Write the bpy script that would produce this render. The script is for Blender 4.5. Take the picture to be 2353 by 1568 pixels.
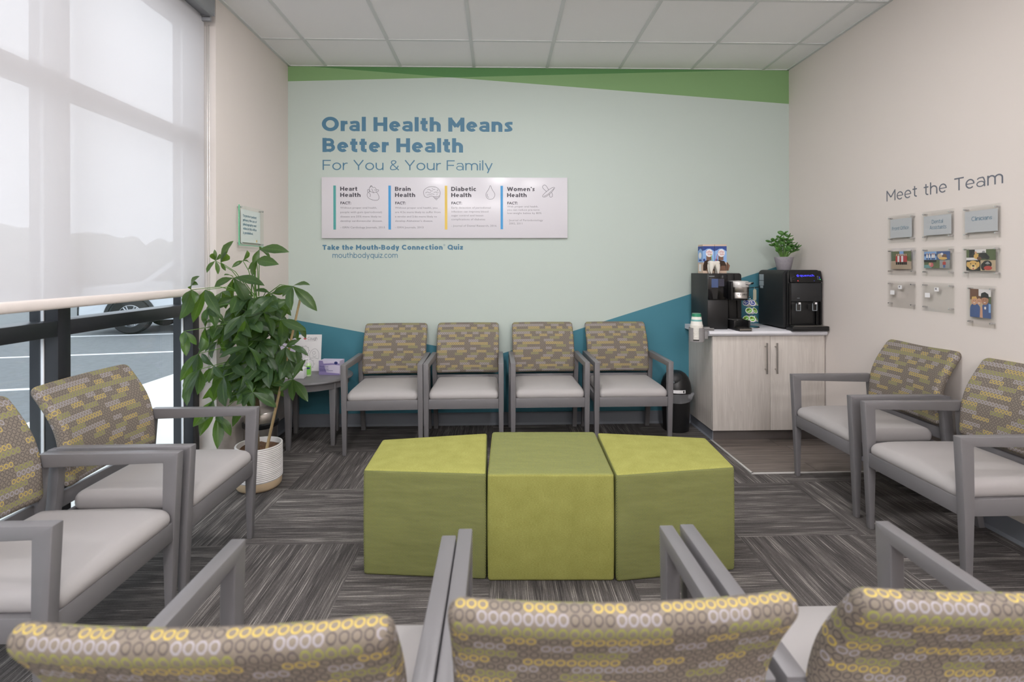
import bpy, bmesh, math, random
from mathutils import Vector, Matrix

sc = bpy.context.scene
COL = sc.collection
for o in list(bpy.data.objects):
    bpy.data.objects.remove(o)
PI = math.pi
R = math.radians

# ------------------------------------------------------------------ camera
cam_d = bpy.data.cameras.new('camera')
cam = bpy.data.objects.new('camera', cam_d)
COL.objects.link(cam)
F_PX = 1171.1
cam_d.sensor_fit = 'HORIZONTAL'
cam_d.sensor_width = 36.0
cam_d.lens = F_PX / 2353 * 36.0
cam_d.shift_y = -(784 - 611.5) / 2353
cam_d.clip_start = 0.05
cam_d.clip_end = 200
cam_d.dof.use_dof = True
cam_d.dof.focus_distance = 3.9
cam_d.dof.aperture_fstop = 3.5
cam.matrix_world = Matrix.Translation((0, 0, 1.325)) @ Matrix.Rotation(-0.0277, 4, 'Z') @ Matrix.Rotation(PI / 2, 4, 'X') @ Matrix.Rotation(-0.00237, 4, 'Z')
sc.camera = cam

# ------------------------------------------------------------------ view
sc.view_settings.view_transform = 'Standard'
sc.view_settings.look = 'None'
sc.view_settings.gamma = 1.0
sc.view_settings.use_curve_mapping = False
sc.view_settings.exposure = 0.14

# ------------------------------------------------------------------ sky (bright overcast)
world = bpy.data.worlds.new('overcast_sky')
sc.world = world
world.use_nodes = True
wn = world.node_tree
bg = wn.nodes['Background']
tc = wn.nodes.new('ShaderNodeTexCoord')
sep = wn.nodes.new('ShaderNodeSeparateXYZ')
wn.links.new(tc.outputs['Generated'], sep.inputs[0])
ramp = wn.nodes.new('ShaderNodeValToRGB')
ramp.color_ramp.elements[0].position = 0.0
ramp.color_ramp.elements[0].color = (0.90, 0.93, 0.97, 1)
ramp.color_ramp.elements[1].position = 0.6
ramp.color_ramp.elements[1].color = (0.97, 0.98, 1.0, 1)
wn.links.new(sep.outputs['Z'], ramp.inputs[0])
wn.links.new(ramp.outputs[0], bg.inputs['Color'])
bg.inputs['Strength'].default_value = 1.85

# ------------------------------------------------------------------ unseen fill lamps, invented for even room light
def overhead_fill(x, y, power, size=0.20, col=(1.0, 0.975, 0.985)):  # unseen disc lamps added overhead to light the room evenly
    d = bpy.data.lights.new('overhead_fill_lamp', 'AREA')
    d.shape = 'DISK'
    d.size = size
    d.energy = power
    d.color = col
    o = bpy.data.objects.new('overhead_fill_lamp', d)
    o.location = (x, y, 2.968)
    COL.objects.link(o)

def rear_fill_lamp(x, y, power):  # unseen point lamps added to lift the ceiling and upper wall
    d = bpy.data.lights.new('rear_fill_lamp', 'POINT')
    d.shadow_soft_size = 0.11
    d.energy = power
    d.color = (1.0, 0.975, 0.985)
    o = bpy.data.objects.new('rear_fill_lamp', d)
    o.location = (x, y, 2.80)
    COL.objects.link(o)

for lx, ly, lp in ((-0.75, 2.45, 12), (0.30, 2.60, 13), (0.95, 2.35, 11), (-0.60, 0.75, 13), (0.95, 0.75, 12)):
    overhead_fill(lx, ly, lp)
for lx, ly, lp in ((-0.43, -1.3, 66), (0.9, -1.3, 58), (-0.43, -3.5, 80), (1.2, -3.5, 76)):  # spots behind the camera, hinted at by reflections on the board
    rear_fill_lamp(lx, ly, lp)

# ------------------------------------------------------------------ materials
def lin(r, g, b):
    f = lambda c: (c / 255 / 12.92) if c / 255 <= 0.04045 else ((c / 255 + 0.055) / 1.055) ** 2.4
    return (f(r), f(g), f(b), 1.0)

class NT:
    def __init__(s, name):
        s.m = bpy.data.materials.new(name)
        s.m.use_nodes = True
        s.t = s.m.node_tree
        s.p = s.t.nodes['Principled BSDF']
        s.out = s.t.nodes['Material Output']
    def n(s, typ, **kw):
        nd = s.t.nodes.new(typ)
        for k, v in kw.items():
            setattr(nd, k, v)
        return nd
    def put(s, sock, v):
        if hasattr(v, 'is_output') or isinstance(v, bpy.types.NodeSocket):
            s.t.links.new(v, sock)
        else:
            sock.default_value = v
    def math(s, op, a, b=0.0, c=0.0):
        nd = s.n('ShaderNodeMath', operation=op)
        s.put(nd.inputs[0], a); s.put(nd.inputs[1], b); s.put(nd.inputs[2], c)
        return nd.outputs[0]
    def mix(s, fac, a, b):
        nd = s.n('ShaderNodeMix', data_type='RGBA')
        s.put(nd.inputs[0], fac); s.put(nd.inputs[6], a); s.put(nd.inputs[7], b)
        return nd.outputs[2]
    def xyz(s, vec):
        nd = s.n('ShaderNodeSeparateXYZ'); s.put(nd.inputs[0], vec)
        return nd.outputs
    def comb(s, x, y, z=0.0):
        nd = s.n('ShaderNodeCombineXYZ')
        s.put(nd.inputs[0], x); s.put(nd.inputs[1], y); s.put(nd.inputs[2], z)
        return nd.outputs[0]
    def obj(s):
        return s.n('ShaderNodeTexCoord').outputs['Object']
    def uv(s):
        return s.n('ShaderNodeTexCoord').outputs['UV']
    def noise(s, vec, scale, detail=2.0, rough=0.5):
        nd = s.n('ShaderNodeTexNoise')
        s.put(nd.inputs['Vector'], vec)
        nd.inputs['Scale'].default_value = scale
        nd.inputs['Detail'].default_value = detail
        nd.inputs['Roughness'].default_value = rough
        return nd.outputs['Fac']
    def white(s, vec):
        nd = s.n('ShaderNodeTexWhiteNoise', noise_dimensions='3D')
        s.put(nd.inputs['Vector'], vec)
        return nd.outputs['Value']
    def ramp(s, fac, stops):
        nd = s.n('ShaderNodeValToRGB')
        e = nd.color_ramp.elements
        while len(e) < len(stops):
            e.new(0.5)
        for el, (p, c) in zip(e, stops):
            el.position = p; el.color = c
        s.put(nd.inputs[0], fac)
        return nd.outputs[0]
    def bump(s, h, strength=0.2, dist=0.002):
        nd = s.n('ShaderNodeBump')
        nd.inputs['Strength'].default_value = strength
        nd.inputs['Distance'].default_value = dist
        s.put(nd.inputs['Height'], h)
        s.put(s.p.inputs['Normal'], nd.outputs[0])
    def col(s, v):
        s.put(s.p.inputs['Base Color'], v)
    def set(s, rough=0.5, metal=0.0, spec=0.5):
        s.p.inputs['Roughness'].default_value = rough
        s.p.inputs['Metallic'].default_value = metal
        s.p.inputs['Specular IOR Level'].default_value = spec

def flat(name, c, rough=0.5, metal=0.0, spec=0.5, noise=0.0, nscale=60.0):
    t = NT(name)
    t.set(rough, metal, spec)
    if noise > 0:
        f = t.noise(t.obj(), nscale, 3.0)
        t.col(t.mix(f, tuple(x * (1 - noise) for x in c[:3]) + (1,), tuple(min(1, x * (1 + noise)) for x in c[:3]) + (1,)))
    else:
        t.col(c)
    return t.m

M = {}
M['wall'] = flat('wall_paint', lin(222, 214, 208), 0.85, spec=0.2, noise=0.01, nscale=3)

def wall_mural():
    t = NT('painted_mural_wall')
    t.set(0.6, spec=0.3)
    x, y, z = t.xyz(t.obj())
    def above(x0, z0, m):
        return t.math('GREATER_THAN', z, t.math('MULTIPLY_ADD', t.math('SUBTRACT', x, x0), m, z0))
    a1 = above(-1.492, 2.975, -0.0709)
    a2 = above(-1.725, 2.854, 0.0320)
    either = t.math('MAXIMUM', a1, a2)
    both = t.math('MINIMUM', a1, a2)
    b3 = t.math('SUBTRACT', 1.0, above(-1.607, 0.871, -0.192))
    b4 = t.math('SUBTRACT', 1.0, above(0.042, 0.597, 0.3087))
    teal = t.math('MAXIMUM', b3, b4)
    c = t.mix(teal, lin(190, 202, 195), lin(72, 130, 146))
    c = t.mix(either, c, lin(130, 166, 114))
    c = t.mix(both, c, lin(88, 136, 82))
    t.col(c)
    return t.m
M['mural'] = wall_mural()

def carpet():
    t = NT('carpet_tile')
    t.set(0.95, spec=0.1)
    x, y, z = t.xyz(t.obj())
    i = t.math('FLOOR', t.math('DIVIDE', t.math('ADD', x, 0.645), 0.605))
    j = t.math('FLOOR', t.math('DIVIDE', t.math('SUBTRACT', y, 2.455), 0.605))
    par = t.math('MODULO', t.math('ABSOLUTE', t.math('ADD', i, j)), 2.0)      # 0: along y, 1: along x
    inv = t.math('SUBTRACT', 1.0, par)
    along = t.math('ADD', t.math('MULTIPLY', inv, y), t.math('MULTIPLY', par, x))
    perp = t.math('ADD', t.math('MULTIPLY', inv, x), t.math('MULTIPLY', par, y))
    h = t.math('MULTIPLY', t.white(t.comb(i, j, 3.0)), 40.0)
    v1 = t.comb(t.math('MULTIPLY', along, 6.0), t.math('MULTIPLY', perp, 330.0), h)
    v2 = t.comb(t.math('MULTIPLY', along, 4.5), t.math('MULTIPLY', perp, 300.0), t.math('ADD', h, 7.0))
    v3 = t.comb(t.math('MULTIPLY', along, 160.0), t.math('MULTIPLY', perp, 330.0), h)
    v4 = t.comb(t.math('MULTIPLY', along, 1.2), t.math('MULTIPLY', perp, 24.0), h)
    s1 = t.noise(v1, 1.0, 2.0, 0.6)
    s2 = t.noise(v2, 1.0, 1.0, 0.5)
    s3 = t.noise(v3, 1.0, 1.0, 0.5)
    s4 = t.noise(v4, 1.0, 1.0, 0.5)
    base = t.ramp(t.math('ADD', t.math('MULTIPLY', s1, 0.7), t.math('MULTIPLY', s4, 0.3)), [(0.34, lin(62, 59, 59)), (0.52, lin(94, 90, 88)), (0.70, lin(122, 117, 114))])
    streak = t.ramp(t.math('MULTIPLY', s2, t.math('ADD', 0.75, t.math('MULTIPLY', s4, 0.5))), [(0.61, (0, 0, 0, 1)), (0.70, (1, 1, 1, 1))])
    c = t.mix(streak, base, lin(164, 158, 153))
    c = t.mix(t.math('MULTIPLY', t.math('SUBTRACT', s3, 0.35), 0.75), c, lin(30, 29, 29))
    t.col(c)
    t.bump(s1, 0.5, 0.003)
    return t.m
M['carpet'] = carpet()

def planks():
    t = NT('vinyl_plank')
    t.set(0.45, spec=0.4)
    x, y, z = t.xyz(t.obj())
    r = t.math('DIVIDE', t.math('SUBTRACT', y, 3.204), 0.157)
    row = t.math('FLOOR', r)
    fr = t.math('FRACT', r)
    xs = t.math('ADD', x, t.math('MULTIPLY', t.white(t.comb(row, 5.0, 1.0)), 1.2))
    pl = t.math('FLOOR', t.math('DIVIDE', xs, 1.2))
    fx = t.math('FRACT', t.math('DIVIDE', xs, 1.2))
    hh = t.white(t.comb(row, pl, 2.0))
    g = t.noise(t.comb(t.math('MULTIPLY', x, 3.0), t.math('MULTIPLY', y, 42.0), t.math('MULTIPLY', hh, 30.0)), 1.0, 4.0, 0.6)
    c = t.ramp(t.math('ADD', t.math('MULTIPLY', g, 0.75), t.math('MULTIPLY', hh, 0.22)), [(0.3, lin(82, 75, 70)), (0.55, lin(118, 109, 103)), (0.8, lin(146, 136, 129))])
    gap = t.math('MAXIMUM', t.math('LESS_THAN', fr, 0.02), t.math('LESS_THAN', fx, 0.003))
    t.col(t.mix(gap, c, lin(58, 52, 49)))
    return t.m
M['plank'] = planks()

def wood(name, dark, light, sx=26.0, sz=1.6):
    t = NT(name)
    t.set(0.5, spec=0.35)
    x, y, z = t.xyz(t.obj())
    v = t.comb(t.math('MULTIPLY', x, sx), t.math('MULTIPLY', y, sx), t.math('MULTIPLY', z, sz))
    w = t.noise(v, 1.0, 2.0, 0.5)
    v2 = t.comb(t.math('MULTIPLY', x, 220.0), t.math('MULTIPLY', y, 220.0), t.math('MULTIPLY', z, 6.0))
    f = t.noise(v2, 1.0, 2.0, 0.6)
    rings = t.math('FRACT', t.math('MULTIPLY', w, 6.0))
    k = t.math('ADD', t.math('MULTIPLY', rings, 0.16), t.math('MULTIPLY', t.math('ADD', w, f), 0.42))
    t.col(t.mix(k, dark, light))
    return t.m
M['cab'] = wood('whitewashed_oak', lin(174, 166, 158), lin(226, 220, 213))

M['base'] = flat('cove_base', lin(122, 126, 134), 0.5)
M['toe'] = flat('dark_toe_kick', lin(96, 90, 87), 0.5)
M['ceil'] = flat('ceiling_tile', lin(249, 249, 250), 0.95, spec=0.1, noise=0.02, nscale=250)
M['grid'] = flat('ceiling_grid', lin(218, 221, 221), 0.5)
M['black_frame'] = flat('black_aluminium', lin(38, 40, 45), 0.38, spec=0.5)
M['grey_frame'] = flat('grey_painted_wood', lin(116, 114, 116), 0.38, spec=0.45)
M['vinyl'] = flat('light_grey_vinyl', lin(170, 166, 165), 0.5, spec=0.35)
M['trimmetal'] = flat('satin_aluminium', lin(208, 206, 203), 0.4, 0.25)
M['white'] = flat('white_laminate', lin(232, 232, 234), 0.4)
M['counter'] = flat('grey_white_laminate', lin(222, 222, 227), 0.35)
M['black'] = flat('black_plastic', lin(24, 24, 25), 0.38, spec=0.45)
M['black_gloss'] = flat('black_gloss', lin(14, 14, 16), 0.12, spec=0.5)
M['black_side'] = flat('black_matte_panel', lin(34, 35, 37), 0.5)
M['chrome'] = flat('chrome', lin(215, 215, 216), 0.15, 1.0)
M['steel'] = flat('brushed_steel', lin(188, 184, 180), 0.3, 1.0)
M['cassette'] = flat('grey_aluminium', lin(150, 152, 156), 0.45, 0.3)
M['blue_text'] = flat('blue_vinyl', lin(76, 122, 148), 0.6)
M['grey_text'] = flat('slate_vinyl', lin(108, 112, 122), 0.6)
M['dark_text'] = flat('charcoal_print', lin(72, 70, 78), 0.6)
M['mid_text'] = flat('grey_print', lin(140, 138, 144), 0.6)
M['board'] = flat('white_acrylic_board', lin(218, 216, 222), 0.24, spec=0.35)
M['paper'] = flat('white_paper', lin(236, 235, 236), 0.55)
M['silverpaper'] = flat('silver_paper', lin(196, 198, 202), 0.4, 0.2)
M['bar_teal'] = flat('teal_print', lin(78, 160, 156), 0.5)
M['bar_blue'] = flat('blue_print', lin(60, 150, 208), 0.5)
M['bar_yellow'] = flat('yellow_print', lin(226, 194, 90), 0.5)
M['green_edge'] = flat('green_acrylic_edge', lin(100, 190, 145), 0.3)
M['asphalt'] = flat('asphalt', lin(122, 126, 128), 0.9, spec=0.2, noise=0.2, nscale=14)
M['concrete'] = flat('pale_concrete', lin(222, 222, 218), 0.9, noise=0.05, nscale=8)
M['paint'] = flat('white_road_paint', lin(235, 238, 240), 0.8)
M['car'] = flat('white_car_paint', lin(225, 230, 236), 0.25, spec=0.5)
M['tyre'] = flat('tyre_rubber', lin(38, 38, 39), 0.8)
M['cladding'] = flat('black_car_trim', lin(48, 50, 52), 0.6)
M['wheel'] = flat('alloy', lin(175, 178, 182), 0.3, 0.9)
M['hedge'] = flat('distant_foliage', lin(120, 128, 112), 0.9, noise=0.4, nscale=3)
M['soil'] = flat('bark_soil', lin(98, 72, 54), 0.95, noise=0.6, nscale=90)
M['tan'] = flat('tan_ceramic', lin(214, 190, 156), 0.5)
M['white_ceramic'] = flat('white_ceramic', lin(232, 228, 226), 0.45)
M['tooth'] = flat('glossy_ivory_ceramic', lin(232, 228, 218), 0.18)
M['concretepot'] = flat('grey_concrete_pot', lin(150, 146, 152), 0.8, noise=0.2, nscale=60)
M['stake'] = flat('bamboo', lin(172, 148, 110), 0.6, noise=0.2, nscale=20)
M['trunk'] = flat('trunk_bark', lin(112, 96, 74), 0.8, noise=0.25, nscale=40)
M['cup'] = flat('paper_cup', lin(238, 235, 228), 0.6)
M['cup_green'] = flat('cup_green_band', lin(48, 138, 104), 0.6)
M['cup_teal'] = flat('cup_teal_band', lin(120, 178, 176), 0.6)
M['holder'] = flat('grey_plastic', lin(150, 148, 148), 0.45)
M['box_tan'] = flat('carton_tan', lin(206, 184, 164), 0.6)
M['box_navy'] = flat('carton_navy', lin(44, 70, 140), 0.55)
M['box_sky'] = flat('carton_sky', lin(140, 178, 226), 0.55)
M['box_brown'] = flat('carton_brown', lin(120, 88, 70), 0.6)
M['box_dark'] = flat('carton_opening', lin(58, 42, 32), 0.8)
M['red_text'] = flat('red_print', lin(190, 60, 62), 0.6)
M['purple'] = flat('purple_carton', lin(140, 128, 176), 0.5)
M['lilac'] = flat('lilac_carton', lin(208, 200, 222), 0.5)
M['green_gel'] = flat('green_label', lin(128, 196, 84), 0.4)
M['pale_gel'] = flat('pale_green_gel', lin(206, 226, 190), 0.2)
M['navy'] = flat('navy_print', lin(40, 48, 110), 0.5)
M['screen'] = flat('screen_blue', lin(70, 88, 130), 0.25)
M['screen2'] = flat('screen_dim', lin(62, 62, 76), 0.3)
M['tag'] = flat('khaki_tag', lin(190, 188, 164), 0.6)
M['sticker'] = flat('silver_sticker', lin(160, 170, 176), 0.5)
M['pod_green'] = flat('pod_green', lin(120, 190, 60), 0.5)
M['pod_blue'] = flat('pod_blue', lin(70, 90, 170), 0.5)
M['pod_brown'] = flat('pod_brown', lin(96, 70, 48), 0.5)
M['gold'] = flat('orange_print', lin(226, 180, 70), 0.5)
for nm, c in dict(p_green=(92, 104, 70), p_path=(176, 160, 140), p_red=(176, 66, 58), p_white=(226, 222, 220), p_skin=(206, 158, 128), p_skin2=(176, 128, 100),
                  p_dark=(40, 38, 38), p_blue=(70, 92, 140), p_sky=(132, 168, 214), p_dog=(214, 174, 100), p_cream=(232, 208, 150), p_brown=(112, 78, 60),
                  p_pink=(196, 100, 106), p_grey=(150, 150, 148), p_tan=(190, 170, 140), p_teal=(110, 150, 150)).items():
    M[nm] = flat('print_' + nm[2:], lin(*c), 0.4)

def emit(name, c, s):
    t = NT(name)
    t.col((0, 0, 0, 1))
    t.p.inputs['Emission Color'].default_value = c
    t.p.inputs['Emission Strength'].default_value = s
    return t.m
M['led_blue'] = emit('lit_blue_display', lin(70, 66, 255), 1.6)
M['led_green'] = emit('lit_green_led', lin(60, 255, 90), 1.5)

def clear(name, tint, gloss=0.06):
    t = NT(name)
    tr = t.n('ShaderNodeBsdfTransparent'); tr.inputs[0].default_value = tint
    gl = t.n('ShaderNodeBsdfGlossy'); gl.inputs['Roughness'].default_value = 0.03
    mx = t.n('ShaderNodeMixShader'); mx.inputs[0].default_value = gloss
    t.t.links.new(tr.outputs[0], mx.inputs[1]); t.t.links.new(gl.outputs[0], mx.inputs[2])
    t.t.links.new(mx.outputs[0], t.out.inputs['Surface'])
    return t.m
M['glass'] = clear('window_glass', (0.93, 0.97, 1.0, 1), 0.05)
M['acrylic'] = clear('clear_acrylic', (0.992, 0.992, 0.99, 1), 0.035)
M['acrylic_green'] = clear('clear_green_acrylic', (0.97, 0.995, 0.98, 1), 0.04)

def sheer(name, c, open_, trans):
    t = NT(name)
    tr = t.n('ShaderNodeBsdfTransparent')
    tl = t.n('ShaderNodeBsdfTranslucent'); tl.inputs[0].default_value = c
    df = t.n('ShaderNodeBsdfDiffuse'); df.inputs[0].default_value = c
    m1 = t.n('ShaderNodeMixShader'); m1.inputs[0].default_value = trans
    t.t.links.new(df.outputs[0], m1.inputs[1]); t.t.links.new(tl.outputs[0], m1.inputs[2])
    m2 = t.n('ShaderNodeMixShader'); m2.inputs[0].default_value = open_
    t.t.links.new(m1.outputs[0], m2.inputs[1]); t.t.links.new(tr.outputs[0], m2.inputs[2])
    t.t.links.new(m2.outputs[0], t.out.inputs['Surface'])
    return t.m
M['blind'] = sheer('sheer_screen_fabric', lin(240, 237, 238), 0.30, 0.5)
M['bag'] = sheer('clear_plastic_bag', lin(205, 206, 210), 0.62, 0.5)
M['hem'] = flat('blind_hem', lin(228, 219, 214), 0.7)

def leaf_mat(name, dark, light, trans=0.35, rib=False):
    t = NT(name)
    f = t.noise(t.obj(), 9.0, 2.0)
    c = t.mix(t.math('MULTIPLY', f, 1.0), dark, light)
    if rib:
        u, v, _ = t.xyz(t.uv())
        c = t.mix(t.math('MULTIPLY', t.math('LESS_THAN', t.math('ABSOLUTE', u), 0.045), 0.42), c, lin(130, 150, 92))
        vein = t.math('LESS_THAN', t.math('FRACT', t.math('MULTIPLY', t.math('SUBTRACT', v, t.math('MULTIPLY', t.math('ABSOLUTE', u), 0.16)), 9.0)), 0.12)
        c = t.mix(t.math('MULTIPLY', vein, 0.08), c, lin(140, 160, 98))
    t.set(0.38, spec=0.4)
    t.col(c)
    tl = t.n('ShaderNodeBsdfTranslucent')
    tl.inputs[0].default_value = lin(160, 212, 56)
    mx = t.n('ShaderNodeMixShader'); mx.inputs[0].default_value = trans
    t.t.links.new(t.p.outputs[0], mx.inputs[1]); t.t.links.new(tl.outputs[0], mx.inputs[2])
    t.t.links.new(mx.outputs[0], t.out.inputs['Surface'])
    return t.m
M['leaf'] = leaf_mat('tree_leaf', lin(24, 44, 31), lin(60, 84, 57), 0.26, True)
M['jade'] = leaf_mat('jade_leaf', lin(48, 92, 40), lin(100, 150, 70), 0.05)
M['stem'] = flat('green_stem', lin(92, 128, 60), 0.6)

def chain_fabric():
    t = NT('linked_ring_fabric')
    t.set(0.85, spec=0.2)
    u, v, _ = t.xyz(t.uv())
    rv = t.math('DIVIDE', v, 0.0186)
    row = t.math('FLOOR', rv)
    fy = t.math('SUBTRACT', t.math('FRACT', rv), 0.5)
    rh = t.white(t.comb(row, 11.0, 2.0))
    uu = t.math('ADD', t.math('DIVIDE', u, 0.0157), t.math('ADD', t.math('MULTIPLY', rh, 61.0), t.math('MULTIPLY', row, 2.63)))
    cell = t.math('FLOOR', uu)
    fx = t.math('SUBTRACT', t.math('FRACT', uu), 0.5)
    ax = t.math('ABSOLUTE', fx); ay = t.math('ABSOLUTE', fy)
    d = t.math('MAXIMUM', t.math('MAXIMUM', t.math('MULTIPLY', ax, 1.04), ay), t.math('MULTIPLY', t.math('ADD', ax, ay), 0.72))
    ring = t.math('MULTIPLY', t.math('GREATER_THAN', d, 0.30), t.math('LESS_THAN', d, 0.445))
    # runs of three to six rings take one colour
    seg = t.math('FLOOR', t.math('DIVIDE', t.math('ADD', cell, 0.5), t.math('ADD', 3.0, t.math('FLOOR', t.math('MULTIPLY', t.white(t.comb(row, 3.0, 9.0)), 3.0)))))
    sh = t.white(t.comb(seg, row, 5.0))
    bright = t.math('LESS_THAN', t.math('ADD', t.math('MULTIPLY', t.math('MODULO', seg, 2.0), 0.40), t.math('MULTIPLY', sh, 0.60)), 0.53)
    k = t.math('MODULO', t.math('ADD', row, 299.0), 3.0)
    ye = t.math('LESS_THAN', k, 0.5)
    gr = t.math('MULTIPLY', t.math('GREATER_THAN', k, 0.5), t.math('LESS_THAN', k, 1.5))
    c = t.mix(gr, lin(146, 150, 74), lin(164, 161, 168))
    c = t.mix(ye, c, lin(198, 174, 84))
    ringc = t.mix(bright, lin(88, 82, 80), c)
    wv = t.noise(t.comb(t.math('MULTIPLY', u, 900.0), t.math('MULTIPLY', v, 900.0), 0.0), 1.0, 1.0)
    base = t.mix(wv, lin(120, 111, 101), lin(138, 129, 117))
    t.col(t.mix(t.math('MULTIPLY', ring, 0.9), base, ringc))
    return t.m
M['chain'] = chain_fabric()

def lime_fabric():
    t = NT('lime_wool')
    t.set(0.9, spec=0.15)
    u, v, _ = t.xyz(t.uv())
    f = t.noise(t.comb(t.math('MULTIPLY', u, 140.0), t.math('MULTIPLY', v, 420.0), 0.0), 1.0, 3.0, 0.65)
    g = t.noise(t.comb(t.math('MULTIPLY', u, 14.0), t.math('MULTIPLY', v, 14.0), 1.0), 1.0, 2.0)
    k = t.math('ADD', t.math('MULTIPLY', f, 0.75), t.math('MULTIPLY', g, 0.25))
    t.col(t.ramp(k, [(0.3, lin(132, 132, 66)), (0.7, lin(168, 167, 96))]))
    return t.m
M['lime'] = lime_fabric()

def dot_fabric():
    t = NT('lime_and_grey_weave')
    t.set(0.9, spec=0.15)
    u, v, _ = t.xyz(t.uv())
    rv = t.math('DIVIDE', v, 0.0056)
    row = t.math('FLOOR', rv)
    fy = t.math('ABSOLUTE', t.math('SUBTRACT', t.math('FRACT', rv), 0.5))
    uu = t.math('ADD', t.math('DIVIDE', u, 0.0062), t.math('MULTIPLY', t.math('MODULO', t.math('ABSOLUTE', row), 2.0), 0.5))
    fx = t.math('ABSOLUTE', t.math('SUBTRACT', t.math('FRACT', uu), 0.5))
    dot = t.math('MULTIPLY', t.math('LESS_THAN', fx, 0.33), t.math('LESS_THAN', fy, 0.33))
    n = t.noise(t.comb(t.math('MULTIPLY', u, 12.0), t.math('MULTIPLY', v, 12.0), 4.0), 1.0, 2.0)
    base = t.mix(n, lin(92, 98, 78), lin(108, 111, 84))
    t.col(t.mix(dot, base, lin(150, 153, 78)))
    t.bump(t.noise(t.comb(t.math('MULTIPLY', u, 5.0), t.math('MULTIPLY', v, 16.0), 2.0), 1.0, 2.0), 0.35, 0.02)
    return t.m
M['dots'] = dot_fabric()

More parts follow.
